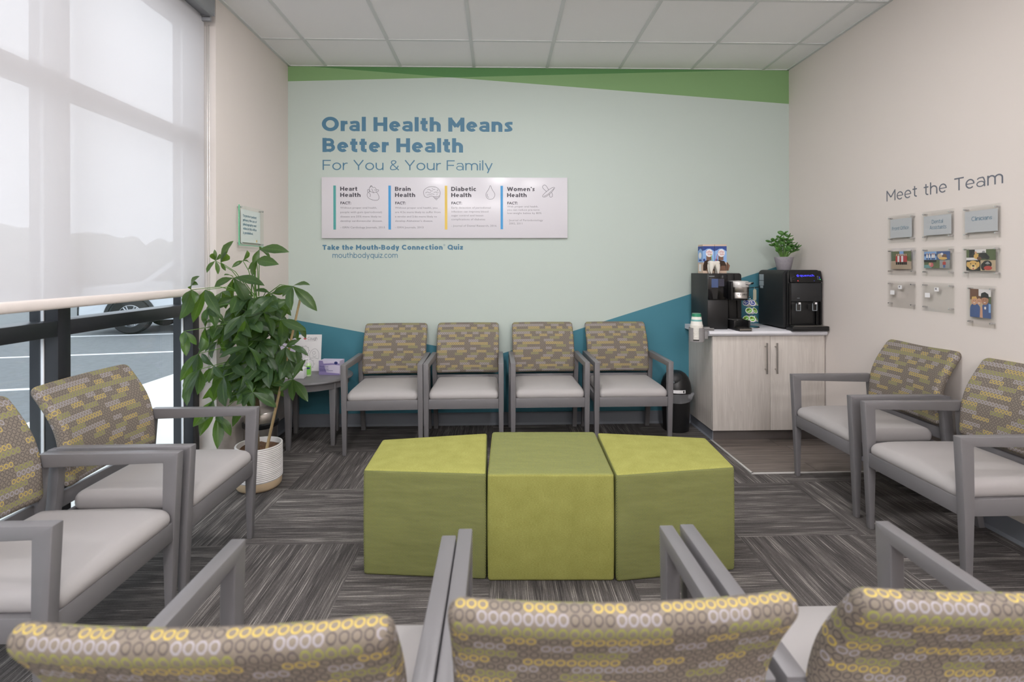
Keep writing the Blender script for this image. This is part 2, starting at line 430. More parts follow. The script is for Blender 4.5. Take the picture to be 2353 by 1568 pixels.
# ------------------------------------------------------------------ mesh tools
class MB:
    def __init__(s):
        s.v = []; s.f = []; s.mi = []; s.uv = {}
    def add(s, verts, faces, mi=0):
        b = len(s.v)
        s.v += [tuple(p) for p in verts]
        for f in faces:
            s.f.append(tuple(b + i for i in f)); s.mi.append(mi)
        return b
    def box(s, x0, y0, z0, x1, y1, z1, mi=0):
        v = [(x0, y0, z0), (x1, y0, z0), (x1, y1, z0), (x0, y1, z0), (x0, y0, z1), (x1, y0, z1), (x1, y1, z1), (x0, y1, z1)]
        s.add(v, [(0, 3, 2, 1), (4, 5, 6, 7), (0, 1, 5, 4), (1, 2, 6, 5), (2, 3, 7, 6), (3, 0, 4, 7)], mi)
        return s
    def prism(s, poly, axis, a0, a1, mi=0):
        def P(p, a):
            return {'x': (a, p[0], p[1]), 'y': (p[0], a, p[1]), 'z': (p[0], p[1], a)}[axis]
        n = len(poly)
        area = sum(poly[i][0] * poly[(i + 1) % n][1] - poly[(i + 1) % n][0] * poly[i][1] for i in range(n))
        if (area < 0) != (axis == 'y'):
            poly = poly[::-1]
        v = [P(p, a0) for p in poly] + [P(p, a1) for p in poly]
        f = [tuple(range(n))[::-1], tuple(range(n, 2 * n))] + [(i, (i + 1) % n, n + (i + 1) % n, n + i) for i in range(n)]
        if a1 < a0:
            f = [q[::-1] for q in f]
        s.add(v, f, mi)
        return s
    def lathe(s, prof, c=(0, 0, 0), n=32, mi=0, axis=None, cap=True):
        m = Matrix.Identity(3)
        if axis is not None:
            m = Vector((0, 0, 1)).rotation_difference(Vector(axis)).to_matrix()
        c = Vector(c)
        v = []
        for r, z in prof:
            for k in range(n):
                a = 2 * PI * k / n
                v.append(c + m @ Vector((r * math.cos(a), r * math.sin(a), z)))
        f = []
        for i in range(len(prof) - 1):
            for k in range(n):
                k2 = (k + 1) % n
                f.append((i * n + k, i * n + k2, (i + 1) * n + k2, (i + 1) * n + k))
        if cap and prof[0][0] > 1e-6:
            f.append(tuple(range(n))[::-1])
        if cap and prof[-1][0] > 1e-6:
            f.append(tuple((len(prof) - 1) * n + k for k in range(n)))
        s.add(v, f, mi)
        return s
    def tube(s, pts, r, n=8, mi=0, closed=False):
        pts = [Vector(p) for p in pts]
        N = len(pts)
        rr = r if isinstance(r, (list, tuple)) else [r] * N
        v = []
        a = None
        for i, p in enumerate(pts):
            if closed:
                d = pts[(i + 1) % N] - pts[i - 1]
            else:
                d = pts[min(i + 1, N - 1)] - pts[max(i - 1, 0)]
            d.normalize()
            if a is None:
                a = d.cross(Vector((0.013, 0.021, 1)))
                if a.length < 0.3:
                    a = d.cross(Vector((1, 0.02, 0)))
            a = a - d * a.dot(d)
            a.normalize()
            b = d.cross(a)
            for k in range(n):
                t = 2 * PI * k / n
                v.append(p + (a * math.cos(t) + b * math.sin(t)) * rr[i])
        f = []
        for i in range(N if closed else N - 1):
            i2 = (i + 1) % N
            for k in range(n):
                k2 = (k + 1) % n
                f.append((i * n + k, i2 * n + k, i2 * n + k2, i * n + k2))
        if not closed:
            f.append(tuple(range(n))); f.append(tuple((N - 1) * n + k for k in range(n))[::-1])
        s.add(v, f, mi)
        return s
    def ellipsoid(s, c, r, n=14, m=9, mi=0, rot=None):
        c = Vector(c)
        v = []; f = []
        for i in range(m + 1):
            th = PI * i / m
            for k in range(n):
                a = 2 * PI * k / n
                p = Vector((r[0] * math.sin(th) * math.cos(a), r[1] * math.sin(th) * math.sin(a), r[2] * math.cos(th)))
                if rot is not None:
                    p = rot @ p
                v.append(c + p)
        for i in range(m):
            for k in range(n):
                k2 = (k + 1) % n
                f.append((i * n + k, (i + 1) * n + k, (i + 1) * n + k2, i * n + k2))
        s.add(v, f, mi)
        return s
    def face(s, pts, mi=0):
        s.add(pts, [tuple(range(len(pts)))], mi)
        return s
    def build(s, name, mats, parent=None, bevel=0.0, smooth=False, seg=2, kind=None):
        me = bpy.data.meshes.new(name)
        me.from_pydata(s.v, [], s.f)
        if not isinstance(mats, (list, tuple)):
            mats = [mats]
        for m in mats:
            me.materials.append(m)
        for p, i in zip(me.polygons, s.mi):
            p.material_index = i
        if s.uv:
            ul = me.uv_layers.new(name='UVMap')
            for p in me.polygons:
                q = s.uv.get(p.index)
                if q:
                    for li, w in zip(p.loop_indices, q):
                        ul.data[li].uv = w
        if bevel > 0:
            bm = bmesh.new(); bm.from_mesh(me)
            bmesh.ops.remove_doubles(bm, verts=bm.verts, dist=1e-6)
            ed = [e for e in bm.edges if len(e.link_faces) == 2 and e.calc_face_angle(0) > 0.5]
            bmesh.ops.bevel(bm, geom=ed, offset=bevel, segments=seg, affect='EDGES', clamp_overlap=True, profile=0.5)
            bm.to_mesh(me); bm.free()
            smooth = True
        if smooth:
            for p in me.polygons:
                p.use_smooth = True
            me.set_sharp_from_angle(angle=R(40))
        me.update()
        o = bpy.data.objects.new(name, me)
        COL.objects.link(o)
        if parent is not None:
            o.parent = parent
        if kind:
            o['kind'] = kind
        return o

def thing(name, label, cat, loc=(0, 0, 0), rot=0.0, group=None):
    o = bpy.data.objects.new(name, None)
    o.empty_display_size = 0.05
    COL.objects.link(o)
    o.location = loc
    o.rotation_euler = (0, 0, rot)
    return tag(o, label, cat, group)

def tag(o, label, cat, group=None):
    o['label'] = label
    o['category'] = cat
    if group:
        o['group'] = group
    return o

def copy_tree(o, parent=None):
    c = o.copy()
    COL.objects.link(c)
    if parent is not None:
        c.parent = parent
    for ch in list(o.children):
        copy_tree(ch, c)
    return c

def struct(mb, name, mats, parent=None, **kw):
    return mb.build(name, mats, parent, kind='structure' if parent is None else None, **kw)

def rbox(h, r, nm=(6, 6, 6), nc=3):
    """rounded box: rest verts, faces, face axis (0..5)"""
    def coords(hh, n):
        a = [-hh + r - r * math.tan(PI / 4 * (nc - i) / nc) for i in range(nc)]
        m = [-(hh - r) + 2 * (hh - r) * i / n for i in range(n + 1)]
        return a + m + [-q for q in reversed(a)]
    cs = [coords(h[i], nm[i]) for i in range(3)]
    vid = {}; V = []; Fc = []; Ax = []
    def get(p):
        k = tuple(round(q, 6) for q in p)
        if k not in vid:
            inner = Vector([max(-(h[i] - r), min(h[i] - r, p[i])) for i in range(3)])
            d = Vector(p) - inner
            if d.length > 1e-9:
                d = d.normalized() * r
            vid[k] = len(V); V.append(inner + d)
        return vid[k]
    for ax in range(3):
        b, c = (ax + 1) % 3, (ax + 2) % 3
        for sgn in (-1, 1):
            for i in range(len(cs[b]) - 1):
                for j in range(len(cs[c]) - 1):
                    q = []
                    for (ii, jj) in ((i, j), (i + 1, j), (i + 1, j + 1), (i, j + 1)):
                        p = [0, 0, 0]
                        p[ax] = sgn * h[ax]; p[b] = cs[b][ii]; p[c] = cs[c][jj]
                        q.append(get(p))
                    if sgn < 0:
                        q = q[::-1]
                    Fc.append(tuple(q)); Ax.append(ax * 2 + (sgn > 0))
    return V, Fc, Ax

def rbox_mb(h, r, warp, nm, nc=3, pick=None, uvoff=(0, 0), wrap=0.0):
    V, Fc, Ax = rbox(h, r, nm, nc)
    mb = MB()
    mb.v = [tuple(warp(p)) for p in V]
    for f, a in zip(Fc, Ax):
        if pick and not pick(a):
            continue
        idx = len(mb.f)
        mb.f.append(f); mb.mi.append(0)
        q = []
        for i in f:
            p = V[i]
            if a in (0, 1):
                q.append((p.y + uvoff[0], p.z + uvoff[1]))
            elif a == 2:
                q.append((p.x + uvoff[0], p.z + uvoff[1]))
            elif a == 3:
                q.append((p.x + uvoff[0], 3 * h[2] + 2 * h[1] - p.z - h[2] + uvoff[1] - wrap))
            elif a == 5:
                q.append((p.x + uvoff[0], p.y + h[1] + h[2] + uvoff[1] - wrap * 0.5))
            else:
                q.append((p.x + uvoff[0], -p.y - h[1] - h[2] + uvoff[1]))
        mb.uv[idx] = q
    used = sorted({i for f in mb.f for i in f})
    mp = {o: n for n, o in enumerate(used)}
    mb.v = [mb.v[i] for i in used]
    mb.f = [tuple(mp[i] for i in f) for f in mb.f]
    return mb

# ------------------------------------------------------------------ lettering drawn with strokes
def arc(cx, cy, rx, ry, a0, a1, n=20):
    return [(cx + rx * math.cos(R(a0 + (a1 - a0) * i / n)), cy + ry * math.sin(R(a0 + (a1 - a0) * i / n))) for i in range(n + 1)]

def spl(P, n=6, closed=False):
    out = []
    N = len(P)
    rng = range(N if closed else N - 1)
    for i in rng:
        if closed:
            p0, p1, p2, p3 = P[i - 1], P[i], P[(i + 1) % N], P[(i + 2) % N]
        else:
            p0, p1, p2, p3 = P[max(i - 1, 0)], P[i], P[i + 1], P[min(i + 2, N - 1)]
        for k in range(n):
            t = k / n
            out.append(tuple(0.5 * (2 * p1[j] + (p2[j] - p0[j]) * t + (2 * p0[j] - 5 * p1[j] + 4 * p2[j] - p3[j]) * t * t + (3 * p1[j] - p0[j] - 3 * p2[j] + p3[j]) * t ** 3) for j in range(2)))
    if not closed:
        out.append(P[-1])
    return out

def glyph(ch, w):
    h = w / 2; x = 0.73; A = 1.02
    def ell(W, cy, hh):
        return arc(W / 2, cy, (W - w) / 2, hh / 2 - h, 0, 360, 28)
    def arch(x0, x1):
        rx = (x1 - x0) / 2
        return [(x1, 0)] + arc((x0 + x1) / 2, x - h - rx, rx, rx, 0, 180, 16)
    if ch == 'O': return 0.98, [ell(0.98, 0.5, 1.02)]
    if ch == 'Q': return 0.98, [ell(0.98, 0.5, 1.02), [(0.56, 0.30), (0.93, -0.03)]]
    if ch == 'C': return 0.86, [arc(0.49, 0.5, 0.49 - h, 0.51 - h, 45, 315, 24)]
    if ch == 'D': return 0.84, [[(h, 0), (h, 1)], [(0, h), (0.36, h)] + arc(0.36, 0.5, 0.48 - h, 0.5 - h, -90, 90) + [(0, 1 - h)]]
    if ch == 'B':
        m = 0.52
        return 0.74, [[(h, 0), (h, 1)], [(0, h), (0.42, h)] + arc(0.42, (m + h) / 2, 0.32 - h, (m - h) / 2, -90, 90) + [(0, m)],
                      [(0, m), (0.38, m)] + arc(0.38, (m + 1 - h) / 2, 0.31 - h, (1 - h - m) / 2, -90, 90) + [(0, 1 - h)]]
    if ch == 'H': return 0.80, [[(h, 0), (h, 1)], [(0.80 - h, 0), (0.80 - h, 1)], [(0, 0.5), (0.80, 0.5)]]
    if ch == 'M': return 0.94, [[(h, 0), (h, 1)], [(0.94 - h, 0), (0.94 - h, 1)], [(h * 0.9, 1 - h * 0.8), (0.47, 0.34)], [(0.94 - h * 0.9, 1 - h * 0.8), (0.47, 0.34)]]
    if ch == 'F': return 0.66, [[(h, 0), (h, 1)], [(0, 1 - h), (0.66, 1 - h)], [(0, 0.49), (0.60, 0.49)]]
    if ch == 'Y': return 0.84, [[(h * 0.8, 1), (0.42, 0.42)], [(0.84 - h * 0.8, 1), (0.42, 0.42)], [(0.42, 0.46), (0.42, 0)]]
    if ch == 'T': return 0.72, [[(0, 1 - h), (0.72, 1 - h)], [(0.36, 0), (0.36, 1)]]
    if ch == 'W': return 1.24, [[(h * 0.8, 1), (0.34, 0.02)], [(0.34, 0.02), (0.62, 0.96)], [(0.62, 0.96), (0.90, 0.02)], [(0.90, 0.02), (1.24 - h * 0.8, 1)]]
    if ch == 'A': return 0.86, [[(h * 0.8, 0), (0.43, 1)], [(0.86 - h * 0.8, 0), (0.43, 1)], [(0.18, 0.28), (0.68, 0.28)]]
    if ch == 'K': return 0.74, [[(h, 0), (h, 1)], [(h, 0.36), (0.70, 1)], [(0.30, 0.56), (0.74, 0)]]
    if ch == 'E': return 0.66, [[(h, 0), (h, 1)], [(0, 1 - h), (0.66, 1 - h)], [(0, 0.5), (0.60, 0.5)], [(0, h), (0.66, h)]]
    if ch == 'U': return 0.78, [[(h, 1), (h, 0.38)] + arc(0.39, 0.39, 0.39 - h, 0.39 - h, 180, 360) + [(0.78 - h, 1)]]
    if ch == 'R': return 0.74, [[(h, 0), (h, 1)], [(0, 0.44), (0.40, 0.44)] + arc(0.40, (1.44 - h) / 2, 0.30 - h, (0.56 - h) / 2, -90, 90) + [(0, 1 - h)], [(0.42, 0.44), (0.72, 0)]]
    if ch == 'I': return w, [[(h, 0), (h, 1)]]
    if ch == 'G': return 0.92, [arc(0.48, 0.5, 0.48 - h, 0.51 - h, 50, 340, 24) + [(0.92 - h, 0.46)], [(0.55, 0.46), (0.92, 0.46)]]
    if ch == '&': return 0.80, [spl([(0.78, 0.0), (0.48, 0.34), (0.22, 0.66), (0.20, 0.86), (0.37, 1 - h), (0.54, 0.86), (0.48, 0.68), (0.22, 0.48), (0.06 + h, 0.25), (0.16, 0.07), (0.36, h), (0.58, 0.13), (0.74, 0.44)])]
    if ch == 'a':
        W = 0.62; hb = w * 0.74 / 2; ht = w * 0.84 / 2
        return W, [spl([(0.06, x * 0.80), (0.17, x - ht * 1.25), (0.31, x - ht), (0.47, x - ht * 1.35), (W - h, x * 0.56), (W - h, x * 0.35)]) + [(W - h, 0)],
                   arc((W - 0.04) / 2, 0.222, (W - 0.04) / 2 - hb, 0.228 - hb, 0, 360, 24)]
    if ch == 'P': return 0.72, [[(h, 0), (h, 1)], [(0, 0.40), (0.40, 0.40)] + arc(0.40, (1.40 - h) / 2, 0.32 - h, (0.60 - h) / 2, -90, 90) + [(0, 1 - h)]]
    if ch == 'g': return 0.70, [[(0.70 - h, x), (0.70 - h, 0.0)] + arc(0.36, -0.02, 0.34 - h, 0.26 - h, 0, -140, 10), ell(0.70, x / 2, x + 0.02)]
    if ch == ',': return w, [[(h, w * 0.8), (h * 0.6, -w * 0.7)]]
    if ch == 'b': return 0.70, [[(h, 0), (h, A)], ell(0.70, x / 2, x + 0.02)]
    if ch == 'd': return 0.70, [[(0.70 - h, 0), (0.70 - h, A)], ell(0.70, x / 2, x + 0.02)]
    if ch == 'q': return 0.70, [[(0.70 - h, -0.27), (0.70 - h, x)], ell(0.70, x / 2, x + 0.02)]
    if ch == 'p': return 0.70, [[(h, -0.27), (h, x)], ell(0.70, x / 2, x + 0.02)]
    if ch == 'c': return 0.58, [arc(0.34, x / 2, 0.34 - h, x / 2 + 0.01 - h, 45, 315)]
    if ch == 'e': return 0.66, [[(h, x / 2), (0.66 - h, x / 2)], arc(0.33, x / 2, 0.33 - h, x / 2 + 0.01 - h, -4, 315, 24)]
    if ch == 'f': return 0.42, [[(0.16, 0), (0.16, 0.74)] + arc(0.16 + 0.2, 0.80, 0.20, A - h - 0.80, 180, 80, 10), [(0, x - h * 0.8), (0.40, x - h * 0.8)]]
    if ch == 'h': return 0.64, [[(h, 0), (h, A)], arch(h, 0.64 - h)]
    if ch == 'i': return w, [[(h, 0), (h, x)], [(h, x + 0.12), (h, x + 0.12 + max(w, 0.1))]]
    if ch == 'k': return 0.62, [[(h, 0), (h, A)], [(h, 0.24), (0.58, x)], [(0.26, 0.40), (0.62, 0)]]
    if ch == 'l': return w, [[(h, 0), (h, A)]]
    if ch == 'm': return 1.04, [[(h, 0), (h, x)], arch(h, 0.52), arch(0.52, 1.04 - h)]
    if ch == 'n': return 0.64, [[(h, 0), (h, x)], arch(h, 0.64 - h)]
    if ch == 'o': return 0.72, [ell(0.72, x / 2, x + 0.02)]
    if ch == 'r': return 0.40, [[(h, 0), (h, x)], spl([(h, x * 0.45), (h + 0.05, x * 0.76), (0.24, x - h * 1.2), (0.40, x - h * 1.05)])]
    if ch == 's': return 0.52, [spl([(0.49, x * 0.84), (0.28, x - h), (h * 1.0 + 0.02, x * 0.74), (0.26, x * 0.51), (0.50 - h, x * 0.25), (0.24, h), (0.02, x * 0.16)])]
    if ch == 't': return 0.44, [[(0.20, 0.95), (0.20, 0.24)] + arc(0.38, 0.20, 0.18, 0.20 - h, 180, 280, 8), [(0, x - h * 0.8), (0.42, x - h * 0.8)]]
    if ch == 'u': return 0.64, [[(0.64 - h, 0), (0.64 - h, x)], [(h, x)] + arc(0.32, 0.32, 0.32 - h, 0.32 - h, 180, 360, 16)]
    if ch == 'v': return 0.64, [[(h * 0.8, x), (0.32, 0.02)], [(0.64 - h * 0.8, x), (0.32, 0.02)]]
    if ch == 'w': return 0.98, [[(h * 0.8, x), (0.27, 0.02)], [(0.27, 0.02), (0.49, x)], [(0.49, x), (0.71, 0.02)], [(0.71, 0.02), (0.98 - h * 0.8, x)]]
    if ch == 'y': return 0.64, [[(h * 0.8, x), (0.33, 0.0)], [(0.64 - h * 0.8, x), (0.22, -0.28)]]
    if ch == 'z': return 0.56, [[(0.02, x - h), (0.54, x - h)], [(0.50, x - h), (0.06, h)], [(0.02, h), (0.56, h)]]
    if ch == '-': return 0.36, [[(0, 0.38), (0.36, 0.38)]]
    if ch == "'": return w, [[(h, 0.74), (h * 1.3, 1.0)]]
    if ch == '.': return w, [[(h, 0), (h, w)]]
    if ch == ':': return w, [[(h, 0), (h, w)], [(h, x - w), (h, x)]]
    if ch == '®': return 0.30, [arc(0.15, 0.85, 0.12, 0.12, 0, 360, 12)]
    return 0.30, []

def ribbon(mb, pts, w, M3, mi, off):
    P = [Vector(p) for p in pts]
    closed = (P[0] - P[-1]).length < 1e-6 and len(P) > 3
    if closed:
        P = P[:-1]
    N = len(P)
    Lp = []; Rp = []
    for i in range(N):
        if closed:
            a, b = P[i] - P[i - 1], P[(i + 1) % N] - P[i]
        else:
            a = P[i] - P[i - 1] if i else P[1] - P[0]
            b = P[i + 1] - P[i] if i < N - 1 else P[-1] - P[-2]
        a = a.normalized(); b = b.normalized()
        na = Vector((-a.y, a.x)); nb = Vector((-b.y, b.x))
        m = na + nb
        if m.length < 1e-4:
            m = na.copy()
        m.normalize()
        k = min(1.6, 1 / max(0.3, m.dot(na)))
        Lp.append(P[i] + m * (w / 2 * k)); Rp.append(P[i] - m * (w / 2 * k))
    for S in (Lp, Rp):
        for i in range(N if closed else N - 1):
            j = (i + 1) % N
            if (S[j] - S[i]).dot(P[j] - P[i]) < 0:
                S[j] = S[i].copy()
    v = []; f = []
    for i in range(N if closed else N - 1):
        j = (i + 1) % N
        o = off + (i % 24) * 6e-6
        k = len(v)
        v += [M3(Lp[i].x, Lp[i].y, o), M3(Rp[i].x, Rp[i].y, o), M3(Rp[j].x, Rp[j].y, o), M3(Lp[j].x, Lp[j].y, o)]
        f.append((k, k + 1, k + 2, k + 3))
    mb.add(v, f, mi)

STROKE = {'a': (0.84, 0.74, 1), 'e': (0.66, 0.92, 1), 's': (0.86, 1, 1), 'B': (1, 0.86, 0.82), '&': (0.85, 1, 1)}
def lettering(mb, s, cap, w, org, right, up, width=None, mi=0, gap=0.12, lift=0.0006, bar=True):
    right = Vector(right).normalized(); up = Vector(up).normalized(); nrm = right.cross(up)
    org = Vector(org)
    x = 0.0; items = []
    for ch in s:
        if ch == ' ':
            x += 0.34; continue
        adv, st = glyph(ch, w)
        items.append((x, st, ch)); x += adv + gap
    tot = (x - gap) * cap
    sx = (width / tot) if width else 1.0
    k = 0
    for gx, st, ch in items:
        for qi, q in enumerate(st):
            k += 1
            qi = min(qi, 2)
            ribbon(mb, [((gx + p[0]) * cap, p[1] * cap) for p in q], w * cap * STROKE.get(ch, (1, 1, 1))[qi],
                   lambda a, b, o: org + right * (a * sx) + up * b + nrm * (lift + o), mi, (k % 5) * 6e-5)

def small_text(mb, s, size, org, right, up, width=None, mi=0, lift=0.0006, bold=0.0):
    cu = bpy.data.curves.new('text', 'FONT')
    cu.body = s; cu.size = size; cu.resolution_u = 2; cu.offset = bold
    ob = bpy.data.objects.new('text', cu)
    COL.objects.link(ob)
    dg = bpy.context.evaluated_depsgraph_get()
    me = bpy.data.meshes.new_from_object(ob.evaluated_get(dg))
    right = Vector(right).normalized(); up = Vector(up).normalized(); nrm = right.cross(up)
    org = Vector(org)
    if len(me.vertices):
        mx = max(v.co.x for v in me.vertices)
        sx = width / mx if width else 1.0
        mb.add([org + right * (v.co.x * sx) + up * v.co.y + nrm * lift for v in me.vertices], [tuple(p.vertices) for p in me.polygons], mi)
    bpy.data.objects.remove(ob)
    bpy.data.curves.remove(cu)
    bpy.data.meshes.remove(me)

def words(parent, s, cap, w, org, right, up, width, mat, name='word', gap=0.12):
    """one mesh per word, all scaled so the whole line has the given width"""
    rv = Vector(right).normalized()
    x = 0.0; spans = []
    for wd in s.split(' '):
        x0 = x
        for ch in wd:
            x += glyph(ch, w)[0] + gap
        spans.append((wd, x0, x - gap)); x += 0.34
    tot = spans[-1][2]
    k = width / tot
    for wd, x0, x1 in spans:
        mb = MB()
        lettering(mb, wd, cap, w, Vector(org) + rv * (x0 * k), right, up, (x1 - x0) * k, gap=gap)
        rel(mb, parent).build(name, mat, parent)

def rel(mb, o):
    l = o.location
    mb.v = [(p[0] - l.x, p[1] - l.y, p[2] - l.z) for p in mb.v]
    return mb

def line2(mb, pts, w, org, right, up, mi=0, lift=0.0006):
    right = Vector(right); up = Vector(up); nrm = right.cross(up); org = Vector(org)
    ribbon(mb, pts, w, lambda a, b, o: org + right * a + up * b + nrm * (lift + o), mi, 0)

def poly2(mb, pts, org, right, up, mi=0, lift=0.0006):
    right = Vector(right); up = Vector(up); nrm = right.cross(up); org = Vector(org)
    mb.face([org + right * a + up * b + nrm * lift for a, b in pts], mi)

# ================================================================== the room
XL, XR, YB, ZC = -1.728, 2.470, 4.255, 2.979
YF = -5.2

struct(MB().box(-1.95, YF, -0.12, XR + 0.1, YB + 0.1, 0.0), 'floor', M['carpet'])
struct(MB().box(1.620, 3.204, 0.0, XR, YB, 0.003), 'floor', M['plank'])
tr = MB()
tr.box(1.606, 3.190, 0.0, 1.622, 3.822, 0.006)
tr.box(1.606, 3.190, 0.0, XR, 3.206, 0.006)
struct(tr, 'trim_1', M['trimmetal'], bevel=0.002)

struct(MB().box(-1.95, YB, 0, XR + 0.1, YB + 0.1, 3.05), 'wall_back', M['mural'])
struct(MB().box(XR, YF, 0, XR + 0.1, YB, 3.05), 'wall_right', M['wall'])
wl = MB()
wl.box(-1.95, 3.177, 0, XL, YB, 3.05)
wl.box(-1.95, YF, 0, XL, -0.68, 3.05)
wl.box(-1.95, -0.68, 2.86, -1.83, 3.177, 3.05)
struct(wl, 'wall_left', M['wall'])
struct(MB().box(-1.95, YF - 0.1, 0, XR + 0.1, YF, 3.05), 'wall_front', M['wall'])

struct(MB().box(-1.95, YF, 2.984, XR + 0.1, YB, 3.06), 'ceiling', M['ceil'])
ceil = bpy.data.objects['ceiling']
g = MB()
for k in range(-1, 8):
    x = -1.4137 + 0.6096 * k
    if x > XL and x < XR:
        g.box(x - 0.012, YF, 2.979, x + 0.012, YB, 2.986)
for k in range(-1, 16):
    y = 3.752 - 0.6096 * k
    if YF < y < YB:
        g.box(-1.83, y - 0.0115, 2.9796, XR, y + 0.0115, 2.986)
g.box(XL, 3.177, 2.978, XL + 0.022, YB, 2.986)
g.box(XR - 0.022, YF, 2.978, XR, YB, 2.986)
g.box(XL, YB - 0.012, 2.978, XR, YB, 2.986)
g.build('ceiling_grid', M['grid'], ceil)

def cove(mb, axis, p, a0, a1, sgn):
    prof = [(0, 0.105), (0.006, 0.105), (0.006, 0.018), (0.014, 0.004), (0.014, 0), (0, 0)]
    if axis == 'x':   # runs along x, at y = p
        mb.prism([(p + sgn * a, z) for a, z in prof], 'x', a0, a1)
    else:
        mb.prism([(p + sgn * a, z) for a, z in prof], 'y', a0, a1)
b = MB(); cove(b, 'x', YB, XL, 1.628, -1); struct(b, 'baseboard_back', M['base'])
b = MB(); cove(b, 'y', XR, YF, 3.80, -1); struct(b, 'baseboard_right', M['base'])
b = MB(); cove(b, 'y', XL, 3.177, YB, 1); struct(b, 'baseboard_left', M['base'])

# ------------------------------------------------------------------ window wall
win = bpy.data.objects.new('window_1', None); COL.objects.link(win); win['kind'] = 'structure'
posts = [3.115, 2.175, 1.235, 0.295, -0.66]
for y in posts:
    MB().box(-1.95, y, 0, -1.832, y + 0.063, 2.86).build('mullion', M['black_frame'], win, bevel=0.002)
    gk = MB().box(-1.900, y - 0.004, 0.1, -1.888, y + 0.067, 2.86)  # thin white strip along the pane edge
    gk.build('pane_edge_strip', M['white'], win)
for i in range(4):
    y0, y1 = posts[i + 1] + 0.063, posts[i]
    for nm, z0, z1 in (('sill_rail', 0.0, 0.10), ('rail', 1.035, 1.10), ('rail', 2.07, 2.135), ('head_rail', 2.78, 2.86)):
        MB().box(-1.945, y0, z0, -1.834, y1, z1).build(nm, M['black_frame'], win, bevel=0.002)
    for z0, z1 in ((0.10, 1.035), (1.10, 2.07), (2.135, 2.78)):
        MB().box(-1.897, y0, z0, -1.891, y1, z1).build('pane', M['glass'], win)

bl = thing('roller_blind', 'sheer off-white roller shade pulled three quarters down over the window', 'window blind', (-1.77, 1.2, 1.16))
rel(MB().box(-1.7706, -0.75, 1.185, -1.7694, 3.125, 2.84), bl).build('shade_fabric', M['blind'], bl)
hem = MB()
hem.prism([(-1.7745 + 0.009 * math.cos(a) + 0.0045, 1.178 + 0.022 * math.sin(a)) for a in [2 * PI * k / 16 for k in range(16)]], 'y', -0.75, 3.125)
rel(hem, bl).build('hem_bar', M['hem'], bl, smooth=True)
cs = MB().prism([(-1.80, 2.972), (-1.80, 2.85), (-1.785, 2.838), (-1.70, 2.818), (-1.69, 2.828), (-1.69, 2.972)], 'y', -0.78, 3.09)
rel(cs, bl).build('cassette', M['cassette'], bl, bevel=0.003)
ec = MB().box(-1.80, 3.09, 2.825, -1.69, 3.102, 2.972).box(-1.785, 3.10, 2.80, -1.72, 3.12, 2.83)
rel(ec, bl).build('end_cap', M['cassette'], bl, bevel=0.003)
ch = MB()
ch.tube([(-1.745, 3.135, 2.79), (-1.745, 3.137, 1.6), (-1.745, 3.135, 0.62)], 0.0022, 6)
ch.tube([(-1.765, 3.150, 2.79), (-1.765, 3.150, 1.6), (-1.757, 3.143, 0.62)], 0.0022, 6)
rel(ch, bl).build('bead_chain', M['steel'], bl)

# ------------------------------------------------------------------ outside
struct(MB().box(-60, -30, -0.30, -4.08, 60, -0.12), 'parking_lot', M['asphalt'])
struct(MB().box(-4.08, -30, -0.30, -1.95, 60, -0.02), 'sidewalk', M['concrete'], bevel=0.01)
ln = MB()
for x0, y0 in ((-7.0, 3.7), (-7.0, 6.0 - 0.11), (-7.0, 8.52), (-7.0, 11.18), (-7, 13.8), (-7, 16.4)):
    dx, dy = 0.979, 0.20
    px, py = -dy, dx
    w = 0.05
    q = [(x0 + dx * t + px * sgn * w, y0 + dy * t + py * sgn * w) for t, sgn in ((-2.6, -1), (2.4, -1), (2.4, 1), (-2.6, 1))]
    ln.prism(q, 'z', -0.121, -0.116)
struct(ln, 'trim_2', M['paint'])

